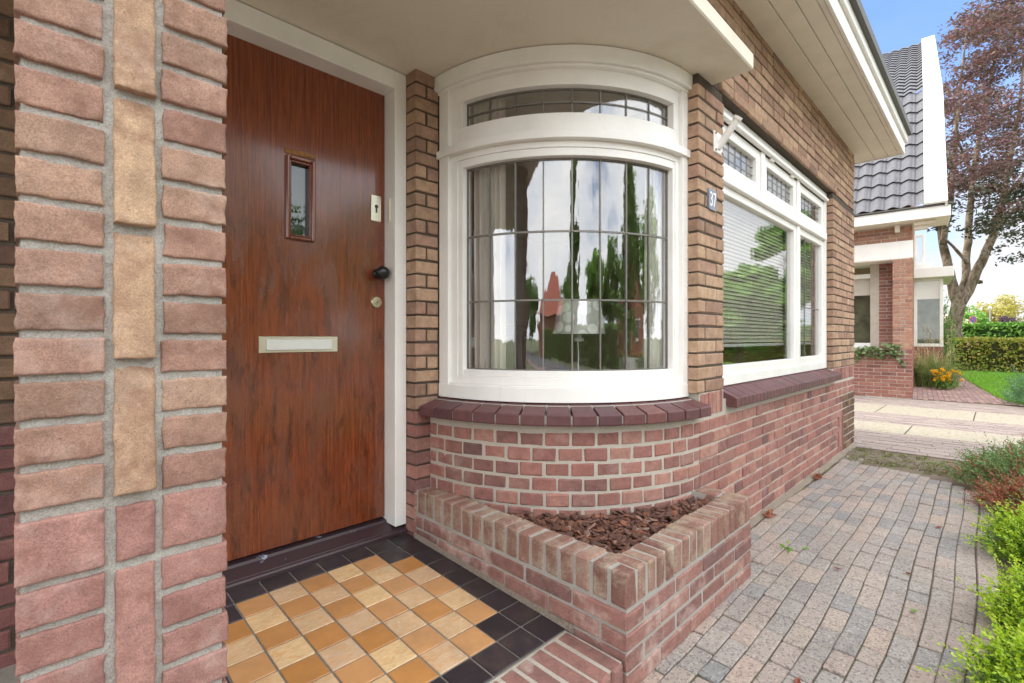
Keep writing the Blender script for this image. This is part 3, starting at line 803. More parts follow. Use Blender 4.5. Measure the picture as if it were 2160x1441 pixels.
# ------------------------------------------------------------------ picture window
WY = 1.016
mb = MB()
X0, X1, M1, M2 = WX0 - .02, WX1, 3.206, 3.966
mb.bevbox(X0, X0 + .05, WY, WY + .09, .79, CEIL - .001, .003); mb.bevbox(X1 - .055, X1 - .001, WY, WY + .09, .79, CEIL - .001, .003)
mb.bevbox(X0 + .05, X1 - .055, WY + .0005, WY + .09, .79, .845, .003)
mb.bevbox(X0 + .05, X1 - .055, WY + .0005, WY + .09, 2.205, CEIL - .001, .003)
mb.bevbox(X0 + .05, X1 - .055, WY - .014, WY + .09, 1.872, 1.932, .004)           # transom
mb.bevbox(X0 + .02, X1 - .03, WY - .022, WY + .02, 2.205, 2.228, .004)
mb.bevbox(M2 - .03, M2 + .03, WY + .001, WY + .09, .845, 1.872, .003)
for m_ in (M1, M2): mb.bevbox(m_ - .03, m_ + .03, WY + .001, WY + .09, 1.932, 2.205, .003)
pw = mb.build('picture_window', WHITE, house)
def sash(x0, x1, z0, z1, wd, nm='sash', bot=None):
    m_ = MB(); y0, y1 = WY + .012, WY + .06
    bt = bot or wd
    m_.bevbox(x0, x0 + wd, y0, y1, z0, z1, .003); m_.bevbox(x1 - wd, x1, y0, y1, z0, z1, .003)
    m_.bevbox(x0 + wd, x1 - wd, y0 + .0005, y1, z0, z0 + bt, .003); m_.bevbox(x0 + wd, x1 - wd, y0 + .0005, y1, z1 - wd, z1, .003)
    o = m_.build(nm, WHITE, pw)
    m_ = MB(); m_.box(x0 + wd - .004, x1 - wd + .004, WY + .036, WY + .040, z0 + bt - .004, z1 - wd + .004)
    m_.build('pane', GLASS, pw); return o
sash(X0 + .051, M2 - .031, .846, 1.871, .045, bot=.05); sash(M2 + .031, X1 - .056, .846, 1.871, .05, bot=.055)
tops = [(X0 + .051, M1 - .031), (M1 + .031, M2 - .031), (M2 + .031, X1 - .056)]
mb = MB()
for x0, x1 in tops:
    sash(x0, x1, 1.933, 2.204, .062)
    a, b = x0 + .062, x1 - .062
    for i in range(1, 6): x = a + (b - a) * i / 6; mb.box(x - .0018, x + .0018, WY + .034, WY + .043, 1.995, 2.142)
    for z in (2.044, 2.093): mb.box(a, b, WY + .0345, WY + .0425, z - .0018, z + .0018)
a, b = M2 + .081, X1 - .106
for i in (1, 2): x = a + (b - a) * i / 3; mb.box(x - .003, x + .003, WY + .034, WY + .043, .9, 1.82)
mb.box(a, b, WY + .0345, WY + .0425, 1.28, 1.287)
mb.build('leaded_came', LEADM, pw)
mb = MB()
for x in (M1 + .16, M2 - .16):
    mb = MB(); mb.bevbox(x - .03, x + .03, WY - .004, WY + .012, 2.19, 2.206, .002); mb.tube([(x - .035, WY - .004, 2.203), (x + .035, WY - .004, 2.203)], .005, 8); mb.build('hinge', WHITE, pw)
# ------------------------------------------------------------------ room behind the windows
mb = MB()
mb.box(1.25, 5.5, 4.6, 4.7, .3, 2.5); mb.box(5.5, 5.54, 1.08, 4.7, .3, 2.5); mb.box(1.225, 1.25, 2.1, 4.7, .3, 2.5); mb.box(1.25, 5.54, 1.13, 4.7, 2.42, 2.5)
mb.build('room_wall', PLASTER, house)
mb = MB(); mb.box(1.25, 5.5, 1.08, 4.6, .26, .3); mb.build('room_floor', FLOORW, house)
mb = MB(); mb.box(2.36, 5.5, FY + .087, FY + .13, CEIL + .003, 2.5); mb.box(2.17, 5.5, FY + .075, FY + .1, .3, .78); mb.box(-2, 5.6, 1.14, 8.9, 2.6, 2.66)
mb.box(2.2, 2.44, FY + .072, FY + .1, .78, CEIL); mb.box(4.8, 5.6, FY + .072, FY + .1, .78, CEIL)
mb.box(.2, 1.25, 2.105, 2.14, .0, 2.5)
mb.build('inner_lining', PLASTER, house)
# ------------------------------------------------------------------ planter in front of the bay
planter = empty('brick_planter', (1.7, .76, 0), 'low weathered red brick planter with brick rim in front of the round bay', 'planter')
planter.location = (0, 0, 0)
PF, PR = .757, 2.221
mb = MB()
lm = lambda u, z, q: (PX + q, PY - u, z); fm = lambda u, z, q: (PX + u, PF + q, z); rm = lambda u, z, q: (PR - q, PF + u, z)
PC = .0607
def bond_s(k, i): return (.105 if k % 2 else .208) if i == 0 else .208
courses(mb, lm, .0, .244, PC, lambda z: [(0, PY - PF - .001)], lambda k, i: (.06 if k % 2 else .17) if i == 0 else .212, dep=.09, b=.005, jit=.002)
courses(mb, fm, .0, .244, PC, lambda z: [(0, PR - PX - .001)], bond_s, dep=.09, b=.005, jit=.002)
courses(mb, rm, .0, .244, PC, lambda z: [(.0, FY - PF)], lambda k, i: .214, dep=.09, b=.005)
pw_ = mb.build('planter_wall', B_PLANT, planter)
mb = MB()
mb.box(PX + .0035, PX + .0965, PF + .0035, PY + .02, 0, .3465); mb.box(PX + .09, PR - .0036, PF + .004, PF + .0945, 0, .346); mb.box(PR - .1, PR - .0065, PF + .012, FY + .01, 0, .3455)
mb.build('mortar', MO_LIGHT, planter)
mb = MB()
def capbrick(x0, x1, y0, y1):
    t = .352 + rng.uniform(-.003, .003); w_ = rng.uniform(-.0015, .0015)
    f = lambda p: (p[0] + .004*mnoise.noise(Vector((p[0]*40, p[1]*40, p[2]*40))), p[1] + .004*mnoise.noise(Vector((p[0]*40+9, p[1]*40, p[2]*40))), p[2] + .003*mnoise.noise(Vector((p[0]*30, p[1]*30+5, p[2]*9))))
    mb.bevbox(x0, x1, y0 + w_, y1 + w_, .2455, t, .006, 0, f)
y = PY - .012; nL = 16; p = (y - (PF + .062)) / nL
for i in range(nL): capbrick(PX - .001, PX + .1, y - p*(i+1) + .009, y - p*i)
capbrick(PX - .002, PX + .053, PF - .002, PF + .056)
x = PX + .06; nF = 16; p = (PR - .001 - x) / nF
for i in range(nF): capbrick(x + p*i, x + p*(i+1) - .009, PF - .002, PF + .1)
capbrick(PR - .1, PR - .052, PF + .108, FY - .004); capbrick(PR - .044, PR + .0, PF + .108, FY - .004)
mb.build('rim_brick', B_CAP, planter, bevel=.003)
# mortar skirt where planter meets the floor
mb = MB()
for i in range(18):
    y0 = PY - i*.0505; y1 = y0 - .0505; zz = .137 - .036*(1.945 - y0)
    mb.add([(PX - .012, y0, zz), (PX - .012, y1, zz - .0018), (PX + .004, y1, zz + .022), (PX + .004, y0, zz + .024)], [(0, 1, 2, 3)])
mb.build('mortar_skirt', FOOT, planter)
# bark mulch
mb = MB()
mb.add([(PX + .09, PF + .09, .285), (PR - .05, PF + .09, .285), (PR - .05, FY + .02, .285), (1.6, 1.3, .285), (1.31, 1.7, .285), (PX + .09, 1.7, .285)], [(0, 1, 2, 3, 4, 5)], 0)
cnt = 0
while cnt < 1500:
    x = rng.uniform(PX + .1, PR - .02); y = rng.uniform(PF + .095, 1.45)
    rr = math.hypot(x - BC[0], y - BC[1])
    if x < BC[0] and rr < RW + .008: continue
    if x >= BC[0] - .03 and (y > FY - .012 or x > PR - .11): continue
    if y > 1.28 and rng.random() < .5: continue
    L = rng.uniform(.018, .06); W = L * rng.uniform(.35, .65); T = rng.uniform(.003, .007)
    if rng.random() < .12: W = .004; L *= 1.3
    e = Vector((rng.gauss(0, .28), rng.gauss(0, .28), rng.uniform(0, 6.28)))
    from mathutils import Euler
    M3 = Euler(e).to_matrix(); c = Vector((x, y, rng.uniform(.288, .325)))
    n = 6; poly = []
    for k in range(n):
        th = 2*math.pi*k/n; rr2 = rng.uniform(.7, 1.15); poly.append((L/2*rr2*math.cos(th), W/2*rr2*math.sin(th)))
    vs = [c + M3 @ Vector((a, b, -T/2)) for a, b in poly] + [c + M3 @ Vector((a*.85, b*.85, T/2 + rng.uniform(-.001, .001))) for a, b in poly]
    mb.add(vs, [tuple(range(n))[::-1], tuple(range(n, 2*n))] + [(i, (i+1) % n, n+(i+1) % n, n+i) for i in range(n)], 1); cnt += 1
tag(mb.build('bark_mulch', [BEDSOIL, CHIP]), 'dark brown bark chips filling the low brick planter', 'mulch', kind='stuff')
# ------------------------------------------------------------------ porch floor
TP = .107; TX = .256; TY = 1.945; TILT = .036
fz = lambda y: .135 - TILT * (TY - y)
mb = MB()
for r in range(9):
    for c in range(9):
        brd = r in (0, 8) or c in (0, 8) or (r in (1, 7) and c in (1, 7))
        m = 0 if brd else (1 if (r + c) % 2 else 2)
        dz = rng.uniform(-.0006, .0006); j = lambda: rng.uniform(-.0006, .0006)
        x0 = TX + c*TP + .003 + j(); y1 = TY - r*TP - .003 + j()
        mb.bevbox(x0, x0 + TP - .006, y1 - TP + .006, y1, -.012, 0, .0016, m, lambda p: (p[0], p[1], p[2] + fz(p[1]) + dz))
pfl_ = tag(mb.build('porch_floor', [T_BLK, T_ORG, T_CRM]), kind='structure')
mb = MB(); mb.prism([(-.6, .0), (1.225, .0), (1.225, 1), (-.6, 1)], lambda p, a: (p[0], a, (fz(a) - .0035) * p[1]), .982, 1.96)
tag(mb.build('porch_floor_grout', GROUT), kind='structure')
mb = MB(); x = 1.207
while x > -.6:
    f = lambda p: (p[0] + .003*mnoise.noise(Vector(p)*30), p[1] + .003*mnoise.noise(Vector(p)*31), p[2] + .003*mnoise.noise(Vector(p)*25))
    mb.bevbox(x - .0525, x, .762 + rng.uniform(-.002, .002), .976, .01, .098 + rng.uniform(-.0015, .0015), .006, 0, f); x -= .0615
tag(mb.build('porch_step', B_PLANT, bevel=.003), kind='structure')
mb = MB(); mb.box(-.6, 1.212, .772, .982, 0, .0935); tag(mb.build('porch_step_mortar', MO_GREY), kind='structure')
# ------------------------------------------------------------------ ground, paths, drive
mb = MB(); mb.add([(-500, -500, -.03), (500, -500, -.03), (500, 500, -.03), (-500, 500, -.03)], [(0, 1, 2, 3)]); tag(mb.build('ground', MEADOW), kind='structure')
mb = MB(); mb.add([(-2, -.08, -.006), (4.9, -.08, -.006), (5.4, .25, -.006), (5.4, 1.0, -.006), (-2, 1.0, -.006)], [(0, 1, 2, 3, 4)]); tag(mb.build('path_bed', SAND), kind='structure')
mb = MB()
nrow = 14; PW = .0668
def wav(x, y): return y + .009*math.sin(x*1.7 + y*3) + .006*math.sin(x*4.1 + y*7) + .006 * max(0, (x - 1.5)) ** 2 * (.97 - y) * .12
for k in range(nrow):
    y1 = .935 - k*PW; x = -1.2 - rng.random()*.2
    xe = 4.86 - .25 * max(0, (k - 9) / 4) ** 2 - (.02 * k) + (.2 if k < 2 else 0)
    ro = rng.uniform(-.0007, .0007)
    while x < xe:
        L = rng.choice((.2, .165, .135, .135, .15, .1)); x1 = min(x + L, xe + .05)
        dz = rng.uniform(-.003, .003); tx, ty = rng.gauss(0, .012), rng.gauss(0, .02); cx, cy = (x + x1)/2, y1 - PW/2
        f = lambda p: (p[0] + .002*mnoise.noise(Vector(p)*25), wav(p[0], p[1]) + ro + .002*mnoise.noise(Vector(p)*27), p[2] + dz + tx*(p[0]-cx) + ty*(p[1]-cy))
        if not (x1 < PR + .02 and y1 - PW < -9):
            mb.bevbox(x + .0026, x1 - .0026, y1 - PW + .002, y1 - .0014, -.04, .001, .0035, 0, f)
        x = x1
tag(mb.build('brick_path', PAVER), kind='structure')
mb = MB(); mb.add([(4.55, -1.5, -.018), (5.62, -1.5, -.018), (5.62, 2.5, -.018), (4.55, 2.5, -.018)], [(0, 1, 2, 3)]); 
V = []; nx_, ny_ = 60, 90
for a in range(nx_ + 1):
    for c in range(ny_ + 1):
        x = 4.68 + .92*a/nx_; y = -.3 + 1.26*c/ny_
        e = min(a, nx_ - a, 8) / 8
        V.append((x, y, -.014 + e*(.012 + .014*mnoise.noise(Vector((x*5, y*5, 1))) + .007*mnoise.noise(Vector((x*22, y*22, 4))))))
mb.add(V, [(a*(ny_+1)+c, (a+1)*(ny_+1)+c, (a+1)*(ny_+1)+c+1, a*(ny_+1)+c+1) for a in range(nx_) for c in range(ny_)])
tag(mb.build('soil_strip', SOIL), kind='structure')
sp_ = []
for _ in range(90):
    x, y = rng.uniform(4.85, 5.5), rng.uniform(-.1, .9); r_ = rng.uniform(.01, .05)
    for _ in range(int(10 + r_*500)): sp_.append((x + rng.gauss(0, r_), y + rng.gauss(0, r_), rng.uniform(.004, .02)))
tag(np_quads('moss', leaves(np.array(sp_), .016, .009, 1.5), leaf_mat('moss_leaf', [(0, S(90,104,40)), (.5, S(126,138,62)), (.75, S(112,96,70)), (1, S(88,72,56))], .2)), 'sparse moss and tiny weeds on the bare soil at the end of the path', 'moss', kind='stuff')
mb = MB(); mb.add([(.75, -1.9, -.008), (4.6, -1.9, -.008), (5.5, -1.2, -.008), (5.4, .08, -.008), (4.9, .1, -.008), (4.2, .03, -.008), (.75, .0, -.008)], [tuple(range(7))])
tag(mb.build('plant_bed', BEDSOIL), kind='structure')
# drive: clinker bands and pebble bands running back between the houses
mb = MB()
for xa, xb in ((5.58, 6.66), (7.39, 8.36), (9.41, 10.62)):
    n = round((xb - xa) / .0688); p = (xb - xa) / n
    for i in range(n):
        y = -3 - rng.random()*.2
        while y < 5:
            L = .205; dz = rng.uniform(-.003, .003)
            x0, x1, y0, y1 = xa + i*p + .002, xa + (i+1)*p - .002, y + .002, y + L - .002
            mb.add([(x0,y0,dz),(x1,y0,dz),(x1,y1,dz),(x0,y1,dz),(x0,y0,-.03),(x1,y0,-.03),(x1,y1,-.03),(x0,y1,-.03)], [(0,1,2,3),(0,4,5,1),(1,5,6,2),(2,6,7,3),(3,7,4,0)]); y += L
tag(mb.build('drive_paving', DRIVE, recalc=False), kind='structure')
mb = MB(); mb.add([(5.5, -4, -.01), (11, -4, -.01), (11, 8, -.01), (5.5, 8, -.01)], [(0, 1, 2, 3)]); tag(mb.build('drive_bed', SAND), kind='structure')
mb = MB()
for xa, xb in ((6.66, 7.39), (8.36, 9.41)):
    y = -3.3 + (0 if xa < 7 else .5)
    while y < 5: mb.bevbox(xa + .004, xb - .004, y + .006, y + .995, -.03, .002, .004); y += 1.0
tag(mb.build('pebble_strip', PEBBLE), kind='structure')
# street side (seen only mirrored in the windows)
mb = MB(); mb.add([(-60, -5.2, -.012), (60, -5.2, -.012), (60, -6.6, -.012), (-60, -6.6, -.012)], [(0, 1, 2, 3)]); tag(mb.build('pavement', WALK), kind='structure')
mb = MB(); mb.add([(-60, -6.7, -.016), (60, -6.7, -.016), (60, -11.2, -.016), (-60, -11.2, -.016)], [(0, 1, 2, 3)]); tag(mb.build('road', ASPHALT), kind='structure')
mb = MB(); mb.add([(-9, -5.1, -.009), (.7, -5.1, -.009), (.7, -.02, -.009), (-9, -.02, -.009)], [(0, 1, 2, 3)]); tag(mb.build('bounce_paving', DRIVE), kind='structure')  # broad paving added out of view to cut green bounce onto the house
# ------------------------------------------------------------------ wall signs
sg = empty('house_number_sign', (0, 0, 0), 'small blue enamel plate with white digits 37 on the brick pier', 'sign')
mb = MB(); w2, h2, cr_ = .045, .052, .012
cx, cz = 2.312, 1.7155; poly = []
for sx_, sz_, a0 in ((1, 1, 0), (-1, 1, 90), (-1, -1, 180), (1, -1, 270)):
    for k in range(5): a = R(a0 + 22.5*k); poly.append((cx + sx_*(w2 - cr_) + cr_*math.cos(a), cz + sz_*(h2 - cr_) + cr_*math.sin(a)))
mb.prism(poly, lambda p, a: (p[0], a, p[1]), FY - .009, FY + .004); pl_ = mb.build('plate', ENAMEL, sg, bevel=.0015)
cu = bpy.data.curves.new('numeral', 'FONT'); cu.body = '37'; cu.size = .088; cu.extrude = .0008; cu.align_x = 'CENTER'; cu.align_y = 'CENTER'
to = bpy.data.objects.new('numeral_text', cu); COL.objects.link(to); bpy.context.view_layer.update()
me = bpy.data.meshes.new_from_object(to.evaluated_get(bpy.context.evaluated_depsgraph_get())); bpy.data.objects.remove(to)
xs = [v.co.x for v in me.vertices]; ys = [v.co.y for v in me.vertices]
for v in me.vertices:
    x_, y_, z_ = v.co; v.co = (cx + (x_ - (min(xs)+max(xs))/2) * .82, FY - .0098 - z_, cz + (y_ - (min(ys)+max(ys))/2) * 1.12)
me.materials.clear(); me.materials.append(WENAMEL); link(bpy.data.objects.new('numerals', me), sg)
fh = empty('flagpole_holder', (0, 0, 0), 'white painted metal flagpole holder screwed to the brick pier', 'flagpole holder')
mb = MB(); mb.bevbox(2.333, 2.43, FY - .009, FY + .003, 1.957, 2.062, .004); mb.build('wall_plate', WHITE, fh)
mb = MB(); a = Vector((2.382, FY - .004, 1.985)); b = Vector((2.382, .868, 2.108)); mb.tube([a, b], .0175, 18)
dr = (b - a).normalized(); mb.tube([b - dr*.012, b + dr*.002], .0215, 18); mb.build('tube', WHITE, fh, smooth=False)
RUST = simple('rusty_screw', S(150,120,96), .7, 0, .3)
for x_, z_ in ((2.345, 1.968), (2.418, 1.968), (2.345, 2.05), (2.418, 2.05)):
    mb = MB(); mb.lathe([(.006, -.001), (.006, .003), (.002, .005)], (x_, FY - .009, z_), 'Y', 10); mb.build('screw', RUST, fh)
# ------------------------------------------------------------------ things inside the windows
lamp = empty('table_lamp', (1.964, 1.505, .872), 'table lamp with a grey and white patterned shade and glass foot behind the bay window', 'lamp')
mb = MB(); n = 40; V = []
for r_, z_ in ((.135, .195), (.104, .362)):
    for k in range(n): V.append((r_*math.cos(2*math.pi*k/n), r_*math.sin(2*math.pi*k/n), z_))
mb.add(V, [(k, (k+1) % n, n + (k+1) % n, n + k) for k in range(n)]); mb.build('lamp_shade', SHADE, lamp, smooth=True)
mb = MB(); mb.lathe([(.07, 0), (.078, .01), (.07, .04), (.04, .09), (.018, .13), (.014, .16), (.022, .165), (.022, .18), (.012, .2)], (0, 0, 0), 'Z', 28); mb.build('lamp_foot', CLEAR, lamp, smooth=True)
mb = MB(); mb.lathe([(.016, .155), (.026, .157), (.026, .172), (.014, .175), (.014, .24)], (0, 0, 0), 'Z', 20); mb.tube([(-.01, 0, .16), (-.016, -.01, .1), (-.045, -.03, .03), (-.07, -.05, .004)], .003, 6); mb.build('lamp_fitting', WENAMEL, lamp)
def curtain(name, label, a0, a1, r, z0, z1, amp, folds):
    V = []; n = folds * 10
    for i in range(n + 1):
        a = R(a0 + (a1 - a0) * i / n); rr = r + amp * math.sin(2*math.pi*folds*i/n) + amp*.4*math.sin(5.3*i/n*folds)
        for k, z in enumerate((z0, (z0+z1)/2, z1)): V.append((BC[0] + (rr + .004*k)*math.cos(a), BC[1] + (rr + .004*k)*math.sin(a), z))
    mb = MB(); mb.add(V, [(3*i+k, 3*i+3+k, 3*i+4+k, 3*i+1+k) for i in range(n) for k in (0, 1)])
    o = mb.build(name, SHEER, smooth=True, recalc=False); tag(o, label, 'curtain', 'curtains hanging in the bay window'); return o
curtain('curtain', 'long white curtain gathered at the door side of the bay window', 190, 203, .73, .88, 2.28, .012, 6)
curtain('curtain', 'narrow white curtain at the right end of the bay window, beside the number pier', 255, 264.5, .74, .88, 2.28, .008, 5)
def blind(x0, x1, label):
    bl = empty('window_blind', (0, 0, 0), label, 'blind', 'striped blinds in the picture window')
    mb = MB(); z = 1.02
    while z < 1.92: mb.prism([(1.100, z), (1.101, z - .001), (1.112, z + .0195), (1.111, z + .0205)], lambda p, a: (a, p[0], p[1]), x0, x1); z += .0235
    for x in (x0 + .12, (x0 + x1)/2, x1 - .12): mb.box(x - .001, x + .001, 1.1175, 1.1185, 1.0, 1.95)
    mb.build('slats', SHEER, bl)
    mb = MB(); mb.bevbox(x0, x1, 1.098, 1.112, .992, 1.0115, .003); mb.build('bottom_rail', WENAMEL, bl)
blind(2.5, 3.9, 'wide white striped blind lowered behind the large pane of the picture window')
blind(4.0, 4.7, 'narrow white striped blind behind the slim right pane of the picture window')
ch = empty('dining_chair', (2.42, 2.35, .3), 'dark wooden dining chair seen through the bay window', 'chair', rz=R(-30))
for sx_ in (-1, 1):
    mb = MB(); mb.tube([(sx_*.2, .2, 0), (sx_*.2, .2, .45), (sx_*.2, .26, .84)], .018, 8); mb.build('back_leg', DARKWOOD, ch)
    mb = MB(); mb.tube([(sx_*.2, -.2, 0), (sx_*.2, -.2, .44)], [.015, .02], 8); mb.build('front_leg', DARKWOOD, ch)
mb = MB(); mb.bevbox(-.23, .23, -.23, .23, .44, .475, .01); mb.build('seat', DARKWOOD, ch)
mb = MB(); mb.bevbox(-.2, .2, .245, .265, .76, .84, .006)
for i in range(-2, 3): mb.tube([(i*.07, .21, .475), (i*.07, .25, .77)], .01, 6)
mb.build('backrest', DARKWOOD, ch)
orc = empty('orchid', (2.13, 1.3, .872), 'magenta orchid in a small pot beside the table lamp behind the bay window', 'plant')
mb = MB(); mb.lathe([(.03, 0), (.042, .075), (.038, .075), (.034, .06)], (0, 0, 0), 'Z', 20); mb.build('pot', WENAMEL, orc)
mb = MB(); mb.tube([(0, 0, .06), (.01, .0, .2), (.0, -.01, .33), (-.06, -.02, .37)], .003, 6); mb.build('stem', L_MID, orc)
pts = np.array([(-.01 - .012*i + nrg.normal()*.008, -.012 + nrg.normal()*.01, .345 - .003*i*i*.3 + nrg.normal()*.012) for i in range(6) for _ in range(7)])
np_quads('petals', leaves(pts, .035, .03), F_MAG, parent=orc)
pts = clump_pts((0, 0, .09), (.05, .05, .02), 8); np_quads('leaf', leaves(pts, .14, .03), L_MID, parent=orc)
# ------------------------------------------------------------------ neighbouring house
nb = empty('neighbour_house', (10.54, 1.0, 0), 'neighbouring brick house with grey pantile roof and white verge boards', 'house', rz=R(5))
mb = MB(); xm = lambda u, z, q: (q, u, z); ym = lambda u, z, q: (u, q, z)
def bond_n(k, i): return (.1 if k % 2 else .21) if i == 0 else .214
nz_mat = lambda z, u: 0 if z < .86 else 1
B_NB = brick_mat('neighbour_brick', [(0, S(142,92,80)), (.4, S(160,108,92)), (.7, S(146,90,80)), (1, S(124,82,76))], .2)
B_NT = brick_mat('neighbour_upper_brick', [(0, S(158,112,92)), (.4, S(174,126,102)), (.7, S(148,104,90)), (1, S(182,140,110))], .2)
courses(mb, xm, .02, .78, .0625, lambda z: [(0, 3)], bond_n, zmat=nz_mat); soldiers(mb, xm, .30, 3, .785, .85, .06, m=0)
courses(mb, xm, .79, 2.415, .0625, lambda z: [(0, .262)], lambda k, i: ((.1, .17), (.16, .11))[k % 2][min(i, 1)], zmat=nz_mat)
courses(mb, xm, 2.72, 2.98, .0625, lambda z: [(0, 3)], bond_n, zmat=nz_mat)
courses(mb, lambda u, z, q: (.45 + q, u, z), .85, 2.43, .0625, lambda z: [(.262, .47)], bond_n, zmat=lambda z, u: 0)
courses(mb, ym, .02, 3.0, .0625, lambda z: [(.0, 4)], bond_n, zmat=nz_mat, dep=.05)
nw = mb.build('outer_wall', [B_NB, B_NT], nb)
mb = MB(); mb.box(.006, .4, .006, 3, 0, .846); mb.box(.007, .3, .007, .255, .84, 2.42); mb.box(.006, .4, .006, 3, 2.72, 3.0); mb.box(.456, .6, .25, .6, .8, 2.5); mb.box(.05, 4, .008, .06, 0, 3.0)
mb.build('mortar', MO_GREY, nw)
mb = MB(); mb.bevbox(-.012, .42, -.012, 3, 2.415, 2.716, .004); mb.build('beam', WHITE, nb)
mb = MB(); mb.box(.0, .9, .0, 3, 2.405, 2.4148); mb.build('porch_ceiling', CREAM, nb)
def frame_x(x, y0, y1, z0, z1, wd, par, name='window', dep=.07):
    m_ = MB(); m_.bevbox(x, x + dep, y0, y0 + wd, z0, z1, .004); m_.bevbox(x, x + dep, y1 - wd, y1, z0, z1, .004)
    m_.bevbox(x + .001, x + dep, y0 + wd, y1 - wd, z0, z0 + wd*1.2, .004); m_.bevbox(x + .001, x + dep, y0 + wd, y1 - wd, z1 - wd, z1, .004)
    o = m_.build(name, WHITE, par)
    m_ = MB(); m_.box(x + .04, x + .044, y0 + wd - .003, y1 - wd + .003, z0 + wd, z1 - wd + .003); m_.build('pane', GLASSN, o); return o
w1 = frame_x(.46, .45, 1.95, .86, 2.24, .08, nb)
mb = MB(); mb.box(.8, .82, .5, 1.9, .9, 2.2); mb.build('dim_room_panel', simple('dim_interior', S(86,92,70), .9, 0, .5, 5), w1)  # flat panel; the room's gloom and green reflections are put into its colour
mb = MB(); mb.box(.56, .562, .5, 1.9, 1.85, 2.2); mb.build('blind', SHEER, w1)
mb = MB(); mb.bevbox(-.37, .5, -.45, 4, 2.99, 3.01, .003); mb.build('eaves_soffit', CREAM, nb)
mb = MB(); mb.bevbox(-.39, -.37, -.47, 4, 2.985, 3.16, .004); mb.bevbox(-.37, .6, -.47, -.45, 2.985, 3.16, .004); mb.build('eaves_fascia', WHITE, nb)
mb = MB(); mb.bevbox(-.43, -.35, -.5, 4, 3.165, 3.19, .004); mb.build('gutter', ZINC, nb)
for y_ in (.16, 1.1): mb = MB(); mb.bevbox(-.12, .0, y_, y_ + .07, 2.86, 2.985, .006); mb.build('bracket', CREAM, nb)
mb = MB(); mb.bevbox(-.2, .03, -.3, -.02, 2.93, 2.985, .006); mb.bevbox(-.1, .03, -.2, -.02, 2.87, 2.93, .006)
mb.build('bracket', CREAM, nb)
# pantile roof
def slope(x0, z0, x1, z1, n):
    L = math.hypot(x1 - x0, z1 - z0); tx, tz = (x1 - x0)/L, (z1 - z0)/L; nx, nz2 = -tz, tx
    ny = 28 * 8; V = []
    for k in range(n):
        for e, h in ((0, .035), (1.06, .004)):
            s_ = L * (k + e) / n
            for i in range(ny + 1):
                y = -.2 + 5.6 * i / ny; ph = (i % 8) / 8
                wv = .022 * math.sin(2*math.pi*ph) + (.012 if ph > .8 else 0)
                V.append((x0 + tx*s_ + nx*(h + wv), y, z0 + tz*s_ + nz2*(h + wv)))
        for i in range(ny + 1):            # drip edge
            b = V[len(V) - 2*(ny+1)] if i == 0 else None
    F = []
    W = ny + 1
    for k in range(n):
        b = k*2*W
        for i in range(ny): F.append((b+i, b+i+1, b+W+i+1, b+W+i))
        if k:
            p_ = (k-1)*2*W + W
            for i in range(ny): F.append((p_+i, p_+i+1, b+i+1, b+i))
    return V, F
mb = MB(); KX, KZ = 1.62, 5.83
V, F = slope(-.4, 3.19, KX, KZ, 10); mb.add(V, F); V, F = slope(KX, KZ, 7.0, 9.32, 19); mb.add(V, F)
g = G('weathered_pantile'); c = g.mix(g.noise(3.5, 6, .7), S(80,79,84), S(112,111,114)); c = g.mix(1, c, g.val(g.noise(30, 5, .7), .7, 1.2), 'MULTIPLY')
c = g.mix(g.rng(g.noise(60, 4, .7), .66, .7, 0, .6), c, S(186,184,176)); PANT = g.fin(c, .6, g.bump(g.noise(60, 4), .2, .004))
mb.build('roof', PANT, nb, recalc=False)
mb = MB()
for (x0, z0, x1, z1, yo) in ((-.45, 3.17, KX, KZ, 0), (KX - .04, KZ + .0, 7.05, 9.38, .01)):
    L = math.hypot(x1 - x0, z1 - z0); tx, tz = (x1 - x0)/L, (z1 - z0)/L; nx, nz2 = -tz, tx
    mb.prism([(-.43 + yo, .06), (-.15, .06), (-.15, .02), (-.40, .02), (-.40, -.22), (-.43 + yo, -.22)], lambda p, a: (x0 + tx*a + nx*p[1], p[0], z0 + tz*a + nz2*p[1]), 0, L)
mb.build('verge_board', WHITE, nb)
mb = MB(); mb.prism([(.05, 3.0), (.05, 3.4), (1.7, 5.7), (6.9, 9.1), (12, 5.7), (12, 3.0)], lambda p, a: (p[0], a, p[1]), .02, 5); mb.build('gable_wall', B_NT, nb)
# flat roofed bay on the street front of the neighbour
mb = MB(); courses(mb, lambda u, z, q: (3.96 + q, u, z), .02, .84, .0625, lambda z: [(-.5, .02)], bond_n); mb.box(3.97, 6, -.49, 0, 0, .85); mb.build('bay_base', [B_NB, B_NT], nb)
w2_ = frame_x(3.95, -.51, .0, .85, 2.42, .06, nb)
mb = MB(); mb.box(4.4, 4.42, -.48, .0, .9, 2.4); mb.build('dim_room_panel', bpy.data.materials['dim_interior'], w2_)  # same flat panel, room darkness carried by its colour
mb = MB(); mb.box(4.05, 4.052, -.45, .0, 1.95, 2.36); mb.build('blind', SHEER, w2_)
mb = MB(); mb.bevbox(3.7, 6, -.68, .0, 2.42, 2.64, .006); mb.build('bay_roof', WHITE, nb)
mb = MB(); mb.bevbox(4.5, 6, -.33, -.0, 2.66, 2.84, .006); mb.build('upper_parapet', WHITE, nb)
w3 = frame_x(4.9, -.2, .0, 2.85, 3.6, .05, nb)
